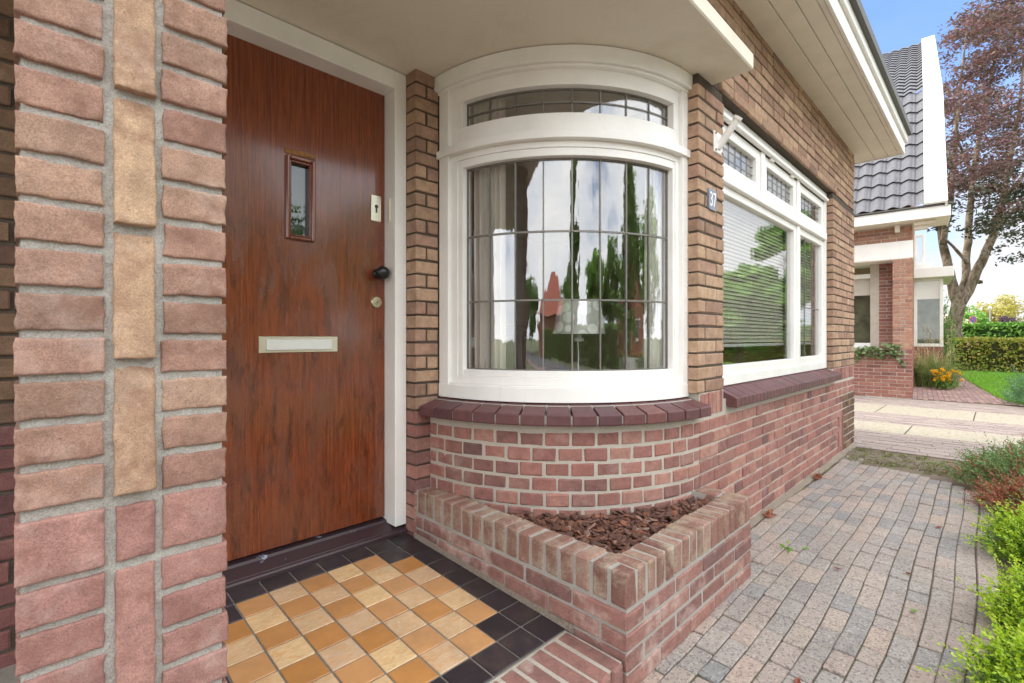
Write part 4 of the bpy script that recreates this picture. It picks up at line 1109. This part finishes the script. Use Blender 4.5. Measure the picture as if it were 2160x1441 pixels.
# walkway in front of it, same alignment
mb = MB()
for k in range(24):
    y = .0 - k*.07; x = .08 + (k % 2)*.1
    while x < 10:
        L = .2; z_ = .003 + rng.uniform(-.002, .002)
        mb.add([(x+.003, y-.067, z_), (x+L-.003, y-.067, z_), (x+L-.003, y-.003, z_), (x+.003, y-.003, z_)], [(0, 1, 2, 3)]); x += L
wk = mb.build('garden_walk', WALK); wk.location = (10.54, 1.0, 0); wk.rotation_euler = (0, 0, R(5)); tag(wk, kind='structure')
mb = MB(); mb.add([(.05, .05, -.002), (.05, -2, -.002), (10, -2, -.002), (10, .05, -.002)], [(0, 3, 2, 1)]); wk = mb.build('garden_walk_bed', SAND); wk.location = (10.54, 1.0, 0); wk.rotation_euler = (0, 0, R(5)); tag(wk, kind='structure')
# lawn
def loc2w(x, y): c, s_ = math.cos(R(5)), math.sin(R(5)); return (10.54 + c*x - s_*y, 1.0 + s_*x + c*y)
edge = [(.15, -1.7), (.22, -1.35), (.7, -1.2), (1.5, -1.13), (3, -1.08), (5, -1.02), (7, -.98), (9.6, -.95), (10.6, -.9), (11, -1.5), (10.6, -9), (.15, -9)]
mb = MB(); mb.add([(*loc2w(x, y), .012) for x, y in edge], [tuple(range(len(edge)))]); tag(mb.build('lawn', GRASSG), kind='structure')
nb_ = 26000; x = .2 + 10.3 * nrg.random(nb_) ** 1.6; y = -1.0 - 2.2*nrg.random(nb_) ** 1.2
lim = np.interp(x, [.15, .22, .7, 1.5, 3, 5, 7, 10.6], [-1.7, -1.35, -1.2, -1.13, -1.08, -1.02, -.98, -.93]); ok = y < lim + .02; x, y = x[ok], y[ok]
c5, s5 = math.cos(R(5)), math.sin(R(5)); base = np.stack([10.54 + c5*x - s5*y, 1 + s5*x + c5*y, np.full_like(x, .008)], 1)
def blades(base, h, wd, lean, rg=nrg):
    n = len(base); az = rg.uniform(0, 6.28, n); l = rg.uniform(.2, 1, n) * lean; hh = h * rg.uniform(.5, 1.2, n)
    tip = base + np.stack([np.cos(az)*l*hh, np.sin(az)*l*hh, hh], 1)
    sd = np.stack([-np.sin(az + .7), np.cos(az + .7), np.zeros(n)], 1) * wd / 2
    return np.stack([base - sd, base + sd, tip + sd*.2, tip - sd*.2], 1)
tag(np_quads('grass', blades(base, .045, .012, .8), G_BLADE), 'short bright green grass of the lawn beside the neighbouring house', 'grass', kind='stuff')
# ------------------------------------------------------------------ vegetation
def conifer(name, label, c, rx, ry, h, n, L, nl, nw_, mats, cat='shrub', group=None, J=22, tip=.62, up=.55, p_alt=0.0, low=.0, droop=0.0):
    rg = np.random.default_rng(abs(hash(name + label)) % 1 + int(c[0]*1000) + n)
    root = empty(name, c, label, cat, group)
    th = rg.uniform(0, 2*np.pi, n); ph = np.arcsin(rg.uniform(low, 1, n)); rr = rg.uniform(.45, .92, n)
    dirs = np.stack([np.cos(th)*np.cos(ph), np.sin(th)*np.cos(ph), np.sin(ph)], 1)
    p0 = dirs * rr[:, None] * np.array([rx, ry, h]); p0 *= 1 + .28*np.array([mnoise.noise(Vector((math.cos(a)*1.6 + c[0]*5, math.sin(a)*1.6, b*1.4))) for a, b in zip(th, ph)])[:, None]; p0[:, 2] += .01
    d_ = dirs * np.array([1, 1, .8]) + rg.normal(size=(n, 3)) * .28; d_[:, 2] += up; d_ /= np.linalg.norm(d_, axis=1)[:, None]
    Ls = L * rg.uniform(.6, 1.2, n) * np.where(rg.random(n) < .08, 1.8, 1.0)
    t = np.tile(np.linspace(.02, 1, J)[None, :, None], (n, 1, 1))
    P = p0[:, None, :] + d_[:, None, :] * t * Ls[:, None, None]; P[:, :, 2] -= droop * (t[:, :, 0] ** 2) * Ls[:, None]
    rad = rg.normal(size=(n, J, 3)); rad -= (rad * d_[:, None, :]).sum(-1, keepdims=True) * d_[:, None, :]
    rad /= np.linalg.norm(rad, axis=-1, keepdims=True)
    nd = rad * .75 + d_[:, None, :] * .7; nd /= np.linalg.norm(nd, axis=-1, keepdims=True)
    sd = np.cross(nd, rg.normal(size=(n, J, 3))); sd /= np.linalg.norm(sd, axis=-1, keepdims=True)
    k = (nl * rg.uniform(.7, 1.2, (n, J, 1))) * (1 - .35*t)
    Q = np.stack([P - sd*nw_*.3, P + nd*k*.5 + sd*nw_*.5, P + nd*k, P + nd*k*.5 - sd*nw_*.5], 2).reshape(-1, 4, 3)
    mi = (t[:, :, 0] + rg.normal(size=(n, J))*.12 > tip).astype(int)
    if p_alt: mi = np.where((rg.random(n) < p_alt)[:, None], 2, mi)
    np_quads('foliage', Q, mats, mi.reshape(-1), root)
    mb = MB()
    for i in range(0, n, 6):
        a = Vector((0, 0, .0)) + Vector(p0[i]) * .15; b = Vector(p0[i]); mb.tube([a, (a+b)/2 + Vector((0, 0, .02)), b, b + Vector(d_[i])*Ls[i]*.5], [.004, .003, .0025, .001], 4, caps=False)
    mb.build('stem', simple('twig', S(92,74,54), .9), root); return root
YEW = [N_OLD, N_TIP]
conifer('yew_shrub', 'largest lime green conifer shrub in the bed, next to the brown juniper', (3.4, -.285, 0), .34, .31, .19, 1700, .095, .02, .0065, YEW, group='lime green conifers along the path')
conifer('yew_shrub', 'middle sized lime green conifer shrub just in front of the largest lime green one', (2.5, -.215, 0), .25, .23, .17, 1100, .095, .02, .0065, YEW, group='lime green conifers along the path')
conifer('yew_shrub', 'lime green conifer shrub nearest the viewer, cut off by the bottom right corner', (1.98, -.175, 0), .25, .22, .15, 1000, .095, .02, .0065, YEW, group='lime green conifers along the path')
conifer('juniper_shrub', 'dull green spreading juniper with reddish brown tips by the end of the path', (4.95, -.40, 0), .78, .64, .27, 2600, .11, .02, .009, [N_JUN, N_JUN, N_BRN], p_alt=.2)
conifer('dead_juniper', 'low juniper gone brown and dry between the lime green shrubs and the green juniper', (4.2, -.26, 0), .42, .34, .15, 1100, .11, .02, .007, [N_BRN, N_BRN, N_JUN], p_alt=.12, up=.2)
conifer('pine_shrub', 'blue green dwarf pine with long needles beside the lawn at the right edge', (10.75, -.62, 0), .58, .58, .62, 260, .2, .085, .006, [N_PINE, N_PINE], J=34, up=.6, tip=2)
conifer('columnar_conifer', 'narrow upright green conifer between the flat roofed bay and the big tree', (17.6, 1.12, 0), .32, .32, 2.6, 700, .2, .06, .02, [N_JUN, L_GREEN], J=14)
# ornamental grass
og = empty('ornamental_grass', (13.75, .98, 0), 'clump of tall ornamental grass with straw coloured plumes against the neighbouring house', 'plant')
def arching(n, L, wd, spread, rise, rg):
    az = rg.uniform(0, 6.28, n); Ls = L*rg.uniform(.5, 1.1, n); sp = rg.uniform(.1, 1, n)*spread
    b = np.stack([rg.normal(size=n)*.15, rg.normal(size=n)*.15, np.zeros(n)], 1); out_ = []
    hd = np.stack([np.cos(az), np.sin(az), np.zeros(n)], 1); sd = np.stack([-np.sin(az), np.cos(az), np.zeros(n)], 1)*wd/2
    prev = b
    pts = [b]
    for t in (.35, .7, 1.0): pts.append(b + hd*(sp*t*t*Ls)[:, None] + np.array([0, 0, 1])*((rise*t - (rise*.55)*sp*t*t)*Ls)[:, None])
    for i in range(3):
        w0, w1 = 1 - i*.3, 1 - (i+1)*.3; out_.append(np.stack([pts[i]-sd*w0, pts[i]+sd*w0, pts[i+1]+sd*w1, pts[i+1]-sd*w1], 1))
    return np.concatenate(out_), pts[-1]
rg5 = np.random.default_rng(5)
Q, _ = arching(1500, 1.0, .016, 1.15, .86, rg5); np_quads('blades', Q, G_ORN, parent=og)
Q, tip_ = arching(60, 1.35, .008, .5, .96, rg5); np_quads('stalk', Q, G_PLUME, parent=og)
pl = np.concatenate([tip_ - np.array([0, 0, .16*k/7]) + rg5.normal(size=tip_.shape)*.012 for k in range(8)]); np_quads('plumes', leaves(pl, .06, .012, droop=(.3, -.3, 1.4)), G_PLUME, parent=og)
fl = empty('yellow_flowers', (13.0, .72, 0), 'clump of yellow flowers at the foot of the ornamental grass', 'plant')
hd = np.stack([rg5.normal(size=26)*.13, rg5.normal(size=26)*.13, rg5.uniform(.2, .42, 26)], 1)
for h_ in hd: np_quads('flower_head', leaves(h_ + rg5.normal(size=(12, 3))*.014, .055, .034, 2), F_YEL, parent=fl)
np_quads('foliage', leaves(clump_pts((0, 0, .14), (.2, .2, .14), 260, rg5, .2), .09, .03), L_MID, parent=fl)
# ivy over the neighbour's parapet
iv = empty('ivy', (*loc2w(-.02, .45), .8), 'variegated ivy trailing over the low brick wall of the neighbouring porch', 'plant'); iv.rotation_euler = (0, 0, R(5))
pt = []
for _ in range(330):
    y = rg5.uniform(-.34, .38); top = .07 + .05*math.sin(y*9); drop = .05 + .22*max(0, math.sin(y*7 + 4.6)) ** 2 + .06
    pt.append((rg5.normal()*.035 - .03, y, rg5.uniform(-drop, top + (.12 if -.3 < y < -.05 else 0))))
np_quads('leaf', leaves(np.array(pt), .062, .05, rg=rg5), L_IVY, parent=iv)
mb = MB()
for k in range(5): mb.tube([(-.02, -.3 + .12*k, .05), (-.03, -.2 + .12*k, .07), (-.03, -.15 + .13*k, -.1)], .005, 5)
mb.build('stem', BARK, iv)
# weeds and fallen leaves on the path
for lb, x, y, m_ in (('small dry brown weed at the wall foot below the picture window', 3.02, .93, N_BRN), ('small dry brown weed at the wall foot near the far house corner', 4.1, .93, N_BRN), ('small green seedling in a joint of the path near the planter', 2.62, .72, L_GREEN)):
    n_ = 60 if m_ is N_BRN else 8
    o = np_quads('weed', leaves(clump_pts((0, 0, .02), (.05, .03, .025), n_, rg5, .1), .035, .008 if m_ is N_BRN else .016, rg=rg5), m_); o.location = (x, y, 0); tag(o, lb, 'weed')
L_FALL = leaf_mat('fallen_red_leaf', [(0, S(120,48,44)), (1, S(150,80,56))])
for i, (x, y, m_, lb) in enumerate(((2.55, .50, L_FALL, 'curled red fallen leaf on the path, the one nearest the planter'), (2.72, .27, L_FALL, 'curled red fallen leaf on the path close to a green leaf'), (3.5, .22, L_FALL, 'red fallen leaf on the far part of the path'), (2.36, .22, L_GREEN, 'fresh green fallen leaf on the path in front of the lime green shrubs'), (2.68, .66, L_GREEN, 'fresh green fallen leaf on the path close to the house wall'), (1.62, .42, L_FALL, 'brown red fallen leaf on the path in the foreground'))):
    a = rng.uniform(0, 6.28); mb = MB(); u = Vector((math.cos(a), math.sin(a), 0)); v_ = Vector((-u.y, u.x, 0)); L = .02
    P = [-u*L + Vector((0, 0, .004)), v_*L*.5 + Vector((0, 0, .010)), u*L + Vector((0, 0, .012)), -v_*L*.5 + Vector((0, 0, .008)), Vector((0, 0, .003))]
    mb.add(P, [(0, 3, 4), (3, 2, 4), (2, 1, 4), (1, 0, 4)]); o = mb.build('fallen_leaf', m_); o.location = (x, y, .002); tag(o, lb, 'leaf', 'fallen leaves on the path')
# ------------------------------------------------------------------ the big copper maple
TD = 17.0
bt = empty('copper_maple', at(2012, 790, TD), 'large copper leaved maple with a thick mottled forked trunk behind the hedge', 'tree'); O = bt.location.copy(); O.z = 0; bt.location = O
T = lambda px, py, dd=0: at(px, py, TD + dd) - O
limbs = [([(2011, 800), (2013, 745), (2014, 700), (2017, 655), (2021, 630)], [.30, .235, .215, .21, .22], 0),
    ([(2019, 640), (2006, 592), (1998, 556), (1988, 515), (1982, 470), (1975, 400)], [.2, .15, .14, .12, .1, .07], .2),
    ([(2026, 634), (2036, 590), (2038, 548), (2043, 500), (2046, 440), (2052, 370), (2066, 290), (2084, 200), (2104, 80)], [.16, .12, .115, .11, .1, .09, .07, .05, .03], .3),
    ([(2022, 640), (2044, 612), (2058, 577), (2074, 542), (2096, 492), (2114, 425), (2130, 340), (2150, 240), (2160, 120)], [.2, .16, .15, .13, .11, .09, .07, .05, .03], -.2),
    ([(1988, 515), (2002, 440), (2012, 350), (2018, 260), (2028, 160), (2040, 60)], [.1, .09, .08, .06, .04, .02], .2),
    ([(2096, 492), (2130, 452), (2176, 425), (2240, 400)], [.08, .07, .06, .04], -.2),
    ([(2114, 425), (2150, 380), (2200, 320), (2260, 230)], [.07, .06, .05, .03], -.5),
    ([(2012, 350), (1992, 300), (1978, 220), (1970, 150)], [.05, .04, .03, .015], .5),
    ([(2052, 370), (2030, 320), (2022, 300), (2010, 200)], [.05, .04, .035, .02], -.6),
    ([(1988, 500), (2010, 520), (2030, 542), (2040, 556)], [.04, .045, .05, .06], -.3)]
mb = MB(); BPT = []
for pts, rd, dd in limbs:
    P = [T(px, py, dd*i*.6) for i, (px, py) in enumerate(pts)]
    P2, R2 = [], []
    for i in range(len(P) - 1):
        for q in range(4):
            t = q/4; p = P[i].lerp(P[i+1], t); r_ = rd[i]*(1-t) + rd[i+1]*t
            nv = Vector((mnoise.noise(p*1.7), mnoise.noise(p*1.7 + Vector((5, 0, 0))), 0))
            P2.append(p + nv*r_*.35); R2.append(r_ * (1 + .16*mnoise.noise(p*3.1)))
    P2.append(P[-1]); R2.append(rd[-1]); mb.tube(P2, R2, 14)
mb.lathe([(.02, -.02), (.1, .0), (.09, .09), (.03, .12)], T(2066, 598, -.1), 'Z', 10)
mb.build('trunk', BARK, bt, smooth=True)
rg9 = np.random.default_rng(21); A = []; B = []; tw = MB()
def left_edge(py): return np.interp(py, [-300, 0, 40, 90, 200, 420, 520], [2150, 2072, 2010, 1978, 1962, 1962, 1975])
k = 0
while k < 800:
    py = rg9.uniform(-280, 548); px = rg9.uniform(1960, 2380)
    if px < left_edge(py) + 14: continue
    if py > 400 and 2010 < px < 2062: continue
    if py > 440 and px < 2062 and rg9.random() < .5: continue
    if py > 490 and px < 2085: continue
    dd = rg9.uniform(-2.2, 3.2); c = np.array(T(px, py, dd))
    if mnoise.noise(Vector(c) * .55 + Vector((3, 1, 7))) < -.16: continue
    r_ = rg9.uniform(.28, .62); ax = np.array([SA*.9, -CA*.9, .42])
    P = clump_pts(c, (r_, r_, r_*.5), int(95*(r_/.45)**2), rg9, .1)
    P += (rg9.uniform(-1, 1, (len(P), 1)) * r_ * .8) * ax
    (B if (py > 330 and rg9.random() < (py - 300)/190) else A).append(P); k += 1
    if False:
        s_ = Vector(c); tw.tube([s_ + Vector((rg9.normal()*.2, rg9.normal()*.2, -r_*1.5)), s_, s_ + Vector(ax)*r_*.9], [.018, .011, .004], 5, caps=False)
A = np.concatenate(A); B = np.concatenate(B)
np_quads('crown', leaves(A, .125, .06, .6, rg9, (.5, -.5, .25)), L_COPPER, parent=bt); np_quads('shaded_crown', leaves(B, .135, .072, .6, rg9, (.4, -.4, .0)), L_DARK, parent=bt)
# ------------------------------------------------------------------ hedges and trees farther off
def hedge(name, label, x0, x1, y0, y1, h, mat_, n, L, W, group=None, core=None, rz=0):
    root = empty(name, ((x0+x1)/2, (y0+y1)/2, 0), label, 'hedge', group, rz); ax, ay = (x1-x0)/2, (y1-y0)/2; rg = np.random.default_rng(int(abs(x0*77) + n))
    mb = MB(); mb.box(-ax + .1, ax - .1, -ay + .1, ay - .1, 0, h - .1); mb.build('shade_core', core or simple('hedge_core', S(62,60,34), .95, 0, .3), root)  # solid dark box; the shade between the leaves is put into its colour
    u = rg.uniform(-1, 1, (n, 3)); f = rg.random(n); ar = np.array([2*ay*h, 2*ax*h, 4*ax*ay]); pr = np.cumsum(ar*np.array([2, 2, 1])/(ar*np.array([2, 2, 1])).sum())
    P = np.stack([u[:, 0]*ax, u[:, 1]*ay, (u[:, 2]+1)/2*h], 1); sg = np.sign(rg.uniform(-1, 1, n)); dep = rg.exponential(.05, n) - .03
    a = f < pr[0]; b = (f >= pr[0]) & (f < pr[1]); c = f >= pr[1]
    P[a, 0] = sg[a]*(ax - dep[a]); P[b, 1] = sg[b]*(ay - dep[b]); P[c, 2] = h - dep[c]
    wv = np.array([mnoise.noise(Vector(p)*1.3) for p in P]); P[:, 0] += wv*.06; P[:, 2] += wv*.03
    np_quads('foliage', leaves(P, L, W, rg=rg), mat_, parent=root); return root
hedge('beech_hedge', 'clipped green and yellow beech hedge along the far edge of the lawn', 20.75, 21.7, -6.5, 1.35, 1.03, L_HEDGE, 15000, .085, .055, rz=R(4))
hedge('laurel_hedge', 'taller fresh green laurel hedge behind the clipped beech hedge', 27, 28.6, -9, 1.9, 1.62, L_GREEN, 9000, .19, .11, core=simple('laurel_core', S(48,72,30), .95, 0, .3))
def tree(name, label, loc, h, rx, rz, zc, mat_, n, L, W, tr=.15, group=None, cone=False, cat='tree'):
    root = empty(name, loc, label, cat, group); rg = np.random.default_rng(int(abs(loc[0]*31 + loc[1]*17) + n))
    mb = MB(); mb.tube([(0, 0, 0), (.05, .03, h*.3), (-.04, .05, h*.6), (0, 0, h*.92)], [tr, tr*.8, tr*.5, tr*.12], 9)
    for k in range(7):
        a = k*2.4; z = h*(.3 + .07*k); mb.tube([(0, 0, z), (math.cos(a)*rx*.5, math.sin(a)*rx*.5, z + rx*.4)], [tr*.35, tr*.1], 6)
    mb.build('trunk', BARK, root)
    P = []
    m = 46
    for k in range(m):
        v = rg.normal(size=3); v /= np.linalg.norm(v); q = rg.uniform(.35, 1) ** .6
        c = np.array([v[0]*rx*q, v[1]*rx*q, zc + v[2]*rz*q])
        if cone: s_ = 1 - .85*(c[2] - (zc - rz))/(2*rz); c[0] *= s_*1.25; c[1] *= s_*1.25
        P.append(clump_pts(c, (rx*.3, rx*.3, rx*.24 if not cone else rx*.5), n//m, rg, .2))
    np_quads('crown', leaves(np.concatenate(P), L, W, rg=rg), mat_, parent=root); return root
p = at(2140, 700, 62); tree('autumn_tree', 'broad yellow green tree in the far distance right of the copper maple', (p.x, p.y, 0), 6.6, 3.6, 2.9, 3.9, L_YELL, 5200, .34, .2)
p = at(2117, 690, 45); tree('purple_tree', 'small dark purple leaved tree in front of the far yellow green tree', (p.x, p.y, 0), 3.3, 1.15, .8, 2.35, L_PURP, 1500, .16, .1, .06)
p = at(2046, 700, 34); tree('street_tree', 'light green street tree just right of the copper maple trunk', (p.x, p.y, 0), 3.6, 1.1, 1.2, 2.2, L_GREEN, 2200, .17, .1, .07)
# far house gable, sign, lamp post, stake
p = at(2076, 690, 70); fh_ = empty('distant_house', (p.x, p.y, 0), 'tiny distant house gable with white verge boards behind the laurel hedge', 'house', rz=R(-50))
mb = MB(); mb.prism([(-2.4, 0), (2.4, 0), (2.4, 2.6), (0, 4.6), (-2.4, 2.6)], lambda p, a: (p[0], a, p[1]), 0, 7); mb.build('wall', simple('far_brick', S(168,140,118), .9), fh_)
mb = MB()
for s_ in (-1, 1): mb.prism([(s_*2.75, 2.35), (0, 4.72), (0, 4.9), (s_*2.75, 2.5)], lambda p, a: (p[0], a, p[1]), -.25, 7.2)
mb.build('roof', simple('far_roof', S(196,176,160), .8), fh_)
mb = MB()
for s_ in (-1, 1): mb.prism([(s_*2.8, 2.3), (0, 4.7), (0, 4.98), (s_*2.8, 2.55)], lambda p, a: (p[0], a, p[1]), -.32, -.26)
mb.build('verge_board', WHITE, fh_)
p = at(2053, 700, 24); ts = empty('parking_sign', (p.x, p.y, 0), 'round blue and red no parking sign above a white plate on a grey post', 'traffic sign', rz=YAW - R(90))
mb = MB(); mb.tube([(0, .03, 0), (0, .03, 2.2)], .03, 12); mb.build('post', IRON, ts)
mb = MB(); mb.lathe([(.172, -.012), (.172, .002)], (0, 0, 1.98), 'Y', 40); dk = mb.build('red_disc', S_RED, ts)
mb = MB(); mb.lathe([(.138, .001), (.138, .005)], (0, 0, 1.98), 'Y', 40); mb.build('blue_disc', S_BLUE, dk)
mb = MB(); mb.prism([(-.13, .075), (-.105, .105), (.13, -.075), (.105, -.105)], lambda p, a: (p[0], a, 1.98 + p[1]), -.010, -.0045); mb.build('red_bar', S_RED, dk)
mb = MB(); mb.bevbox(-.185, .185, -.01, .01, 1.44, 1.74, .006); wp = mb.build('white_plate', WENAMEL, ts)
mb = MB(); mb.tube([(.07*math.cos(R(a)), -.012, 1.6 + .07*math.sin(R(a))) for a in range(150, 400, 12)], .008, 6); mb.build('arrow_mark', simple('red_mark', S(170,70,84), .5), wp)
mb = MB(); mb.bevbox(-.26, .26, -.01, .01, 1.34, 1.43, .005); mb.build('blue_plate', S_BLUE, ts)
p = at(2088, 700, 30); lpst = empty('street_lamp', (p.x, p.y, 0), 'slim grey lamp post behind the hedges, right of the parking sign', 'street lamp')
mb = MB(); mb.tube([(0, 0, 0), (0, 0, .8), (0, 0, 2.9)], [.05, .04, .035], 12); mb.build('post', IRON, lpst); mb = MB(); mb.lathe([(.04, 2.9), (.08, 2.93), (.09, 3.0), (.03, 3.05)], (0, 0, 0), 'Z', 16); mb.build('lamp_head', WENAMEL, lpst)
p = at(2037, 700, 26); mb = MB(); mb.tube([(0, 0, 0), (.01, 0, 1.9)], [.05, .045], 10); o = mb.build('tree_stake', simple('pale_timber', S(190,152,96), .8), smooth=False); o.location = (p.x, p.y, 0); tag(o, 'pale round timber tree stake left of the parking sign', 'stake')
# ------------------------------------------------------------------ across the street: what the windows mirror
hedge('street_hedge', 'green hedge across the street mirrored in the bay window', -22, 2, -14.2, -13.2, 1.5, L_MID, 7000, .2, .12)
hedge('garden_hedge', 'green hedge across the street mirrored in the picture window', 16, 46, -15, -13.6, 1.9, L_MID, 7000, .24, .14)
E5 = [('poplar_tree', (-9.2, -14.8, 0), 11.5, 1.6, 5.0, 6.3, L_MID, True, 'tall slim poplar mirrored in the middle of the bay window'),
      ('round_tree', (-4.6, -18.0, 0), 5.2, 2.6, 1.9, 3.0, L_GREEN, False, 'round light green tree mirrored right of the tall poplar in the bay window'),
      ('conifer_tree', (4.8, -15.8, 0), 9.0, 3.0, 4.0, 4.8, L_MID, True, 'broad pointed conifer mirrored in the right half of the bay window'),
      ('round_tree', (-.2, -20.5, 0), 6.0, 2.8, 2.2, 3.5, L_MID, False, 'round mid green tree mirrored left of the pointed conifer in the bay window'),
      ('round_tree', (10.5, -14.5, 0), 6.8, 3.2, 2.6, 3.9, L_GREEN, False, 'round leafy tree mirrored at the right end of the bay window'),
      ('round_tree', (-15.5, -19.5, 0), 4.8, 2.6, 1.8, 2.8, L_MID, False, 'round tree mirrored right of the red roof in the bay window'),
      ('round_tree', (-11.8, -17.5, 0), 3.6, 1.7, 1.3, 2.2, L_GREEN, False, 'small round tree mirrored in front of the red roof in the bay window'),
      ('round_tree', (-27, -10.5, 0), 5.4, 3.0, 2.0, 3.2, L_MID, False, 'round tree mirrored left of the red roof in the bay window'),
      ('maple_tree', (22.0, -4.0, 0), 6.4, 1.35, 2.2, 4.1, L_GREEN, False, 'leafy street tree mirrored at the right of the picture window'),
      ('clipped_bush', (17.0, -4.1, 0), 3.3, 1.65, 1.25, 1.95, L_GREEN, False, 'large round bush mirrored behind the blind of the picture window')]
for nm, loc, h, rx, rz_, zc, m_, cone, lb in E5: tree(nm, lb, loc, h, rx, rz_, zc, m_, 6500, .34, .22, .1, cone=cone, cat='bush' if 'bush' in nm else 'tree')
def villa(name, label, loc, rz, W, D, h, hr, wm, rm):
    v = empty(name, loc, label, 'house', rz=rz)
    mb = MB(); mb.prism([(-W/2, 0), (W/2, 0), (W/2, h), (0, (hr if rm is not REDROOF else h + .2) - .15), (-W/2, h)], lambda p, a: (p[0], a, p[1]), 0, D); mb.build('wall', wm, v)
    mb = MB()
    for s_ in (-1, 1): mb.prism([(s_*(W/2 + .4), h - .35), (0, hr - .02), (0, hr + .2), (s_*(W/2 + .4), h - .1)], lambda p, a: (p[0], a, p[1]), -.35, D + .35)
    if rm is REDROOF:                          # hipped roof
        mb = MB(); a, b = W/2 + .4, D + .4; mb.add([(-a, -.4, h-.1), (a, -.4, h-.1), (a, b, h-.1), (-a, b, h-.1), (0, D*.42, hr), (0, D*.58, hr)], [(0, 1, 4), (1, 2, 5, 4), (2, 3, 5), (3, 0, 4, 5), (3, 2, 1, 0)])
    rf = mb.build('roof', rm, v)
    if rm is not REDROOF: mb = MB(); mb.box(W*.2, W*.2 + .7, D*.5, D*.5 + .7, h, hr + .8); mb.build('chimney', wm, rf)
    for x0, z0, ww, hh in ((-W*.3, .9, 1.6, 1.4), (W*.1, .9, 1.6, 1.4)):
        m_ = MB(); m_.box(x0, x0+ww, -.06, .02, z0, z0+.12); m_.box(x0, x0+ww, -.06, .02, z0+hh-.12, z0+hh)
        for q in (0, .5, 1): xx = x0 + q*(ww - .1); m_.box(xx, xx+.1, -.059, .019, z0+.12, z0+hh-.12)
        f_ = m_.build('window', WHITE, v); m_ = MB(); m_.box(x0+.05, x0+ww-.05, -.02, -.01, z0+.05, z0+hh-.05); m_.build('pane', simple('dim_pane', S(60,70,80), .1), f_)
VB = simple('villa_brick', S(160,112,92), .9, 0, .15, 6)
villa('red_roof_villa', 'brick villa with a steep orange tiled roof mirrored in the bay window', (-20.5, -23.5, 0), R(46), 12, 9.5, 2.6, 6.0, VB, REDROOF)
villa('street_villa', 'brick villa with dark roof mirrored right of the lamp in the bay window', (7.5, -24, 0), R(176), 10, 8, 3.0, 6.6, VB, ROOFT)
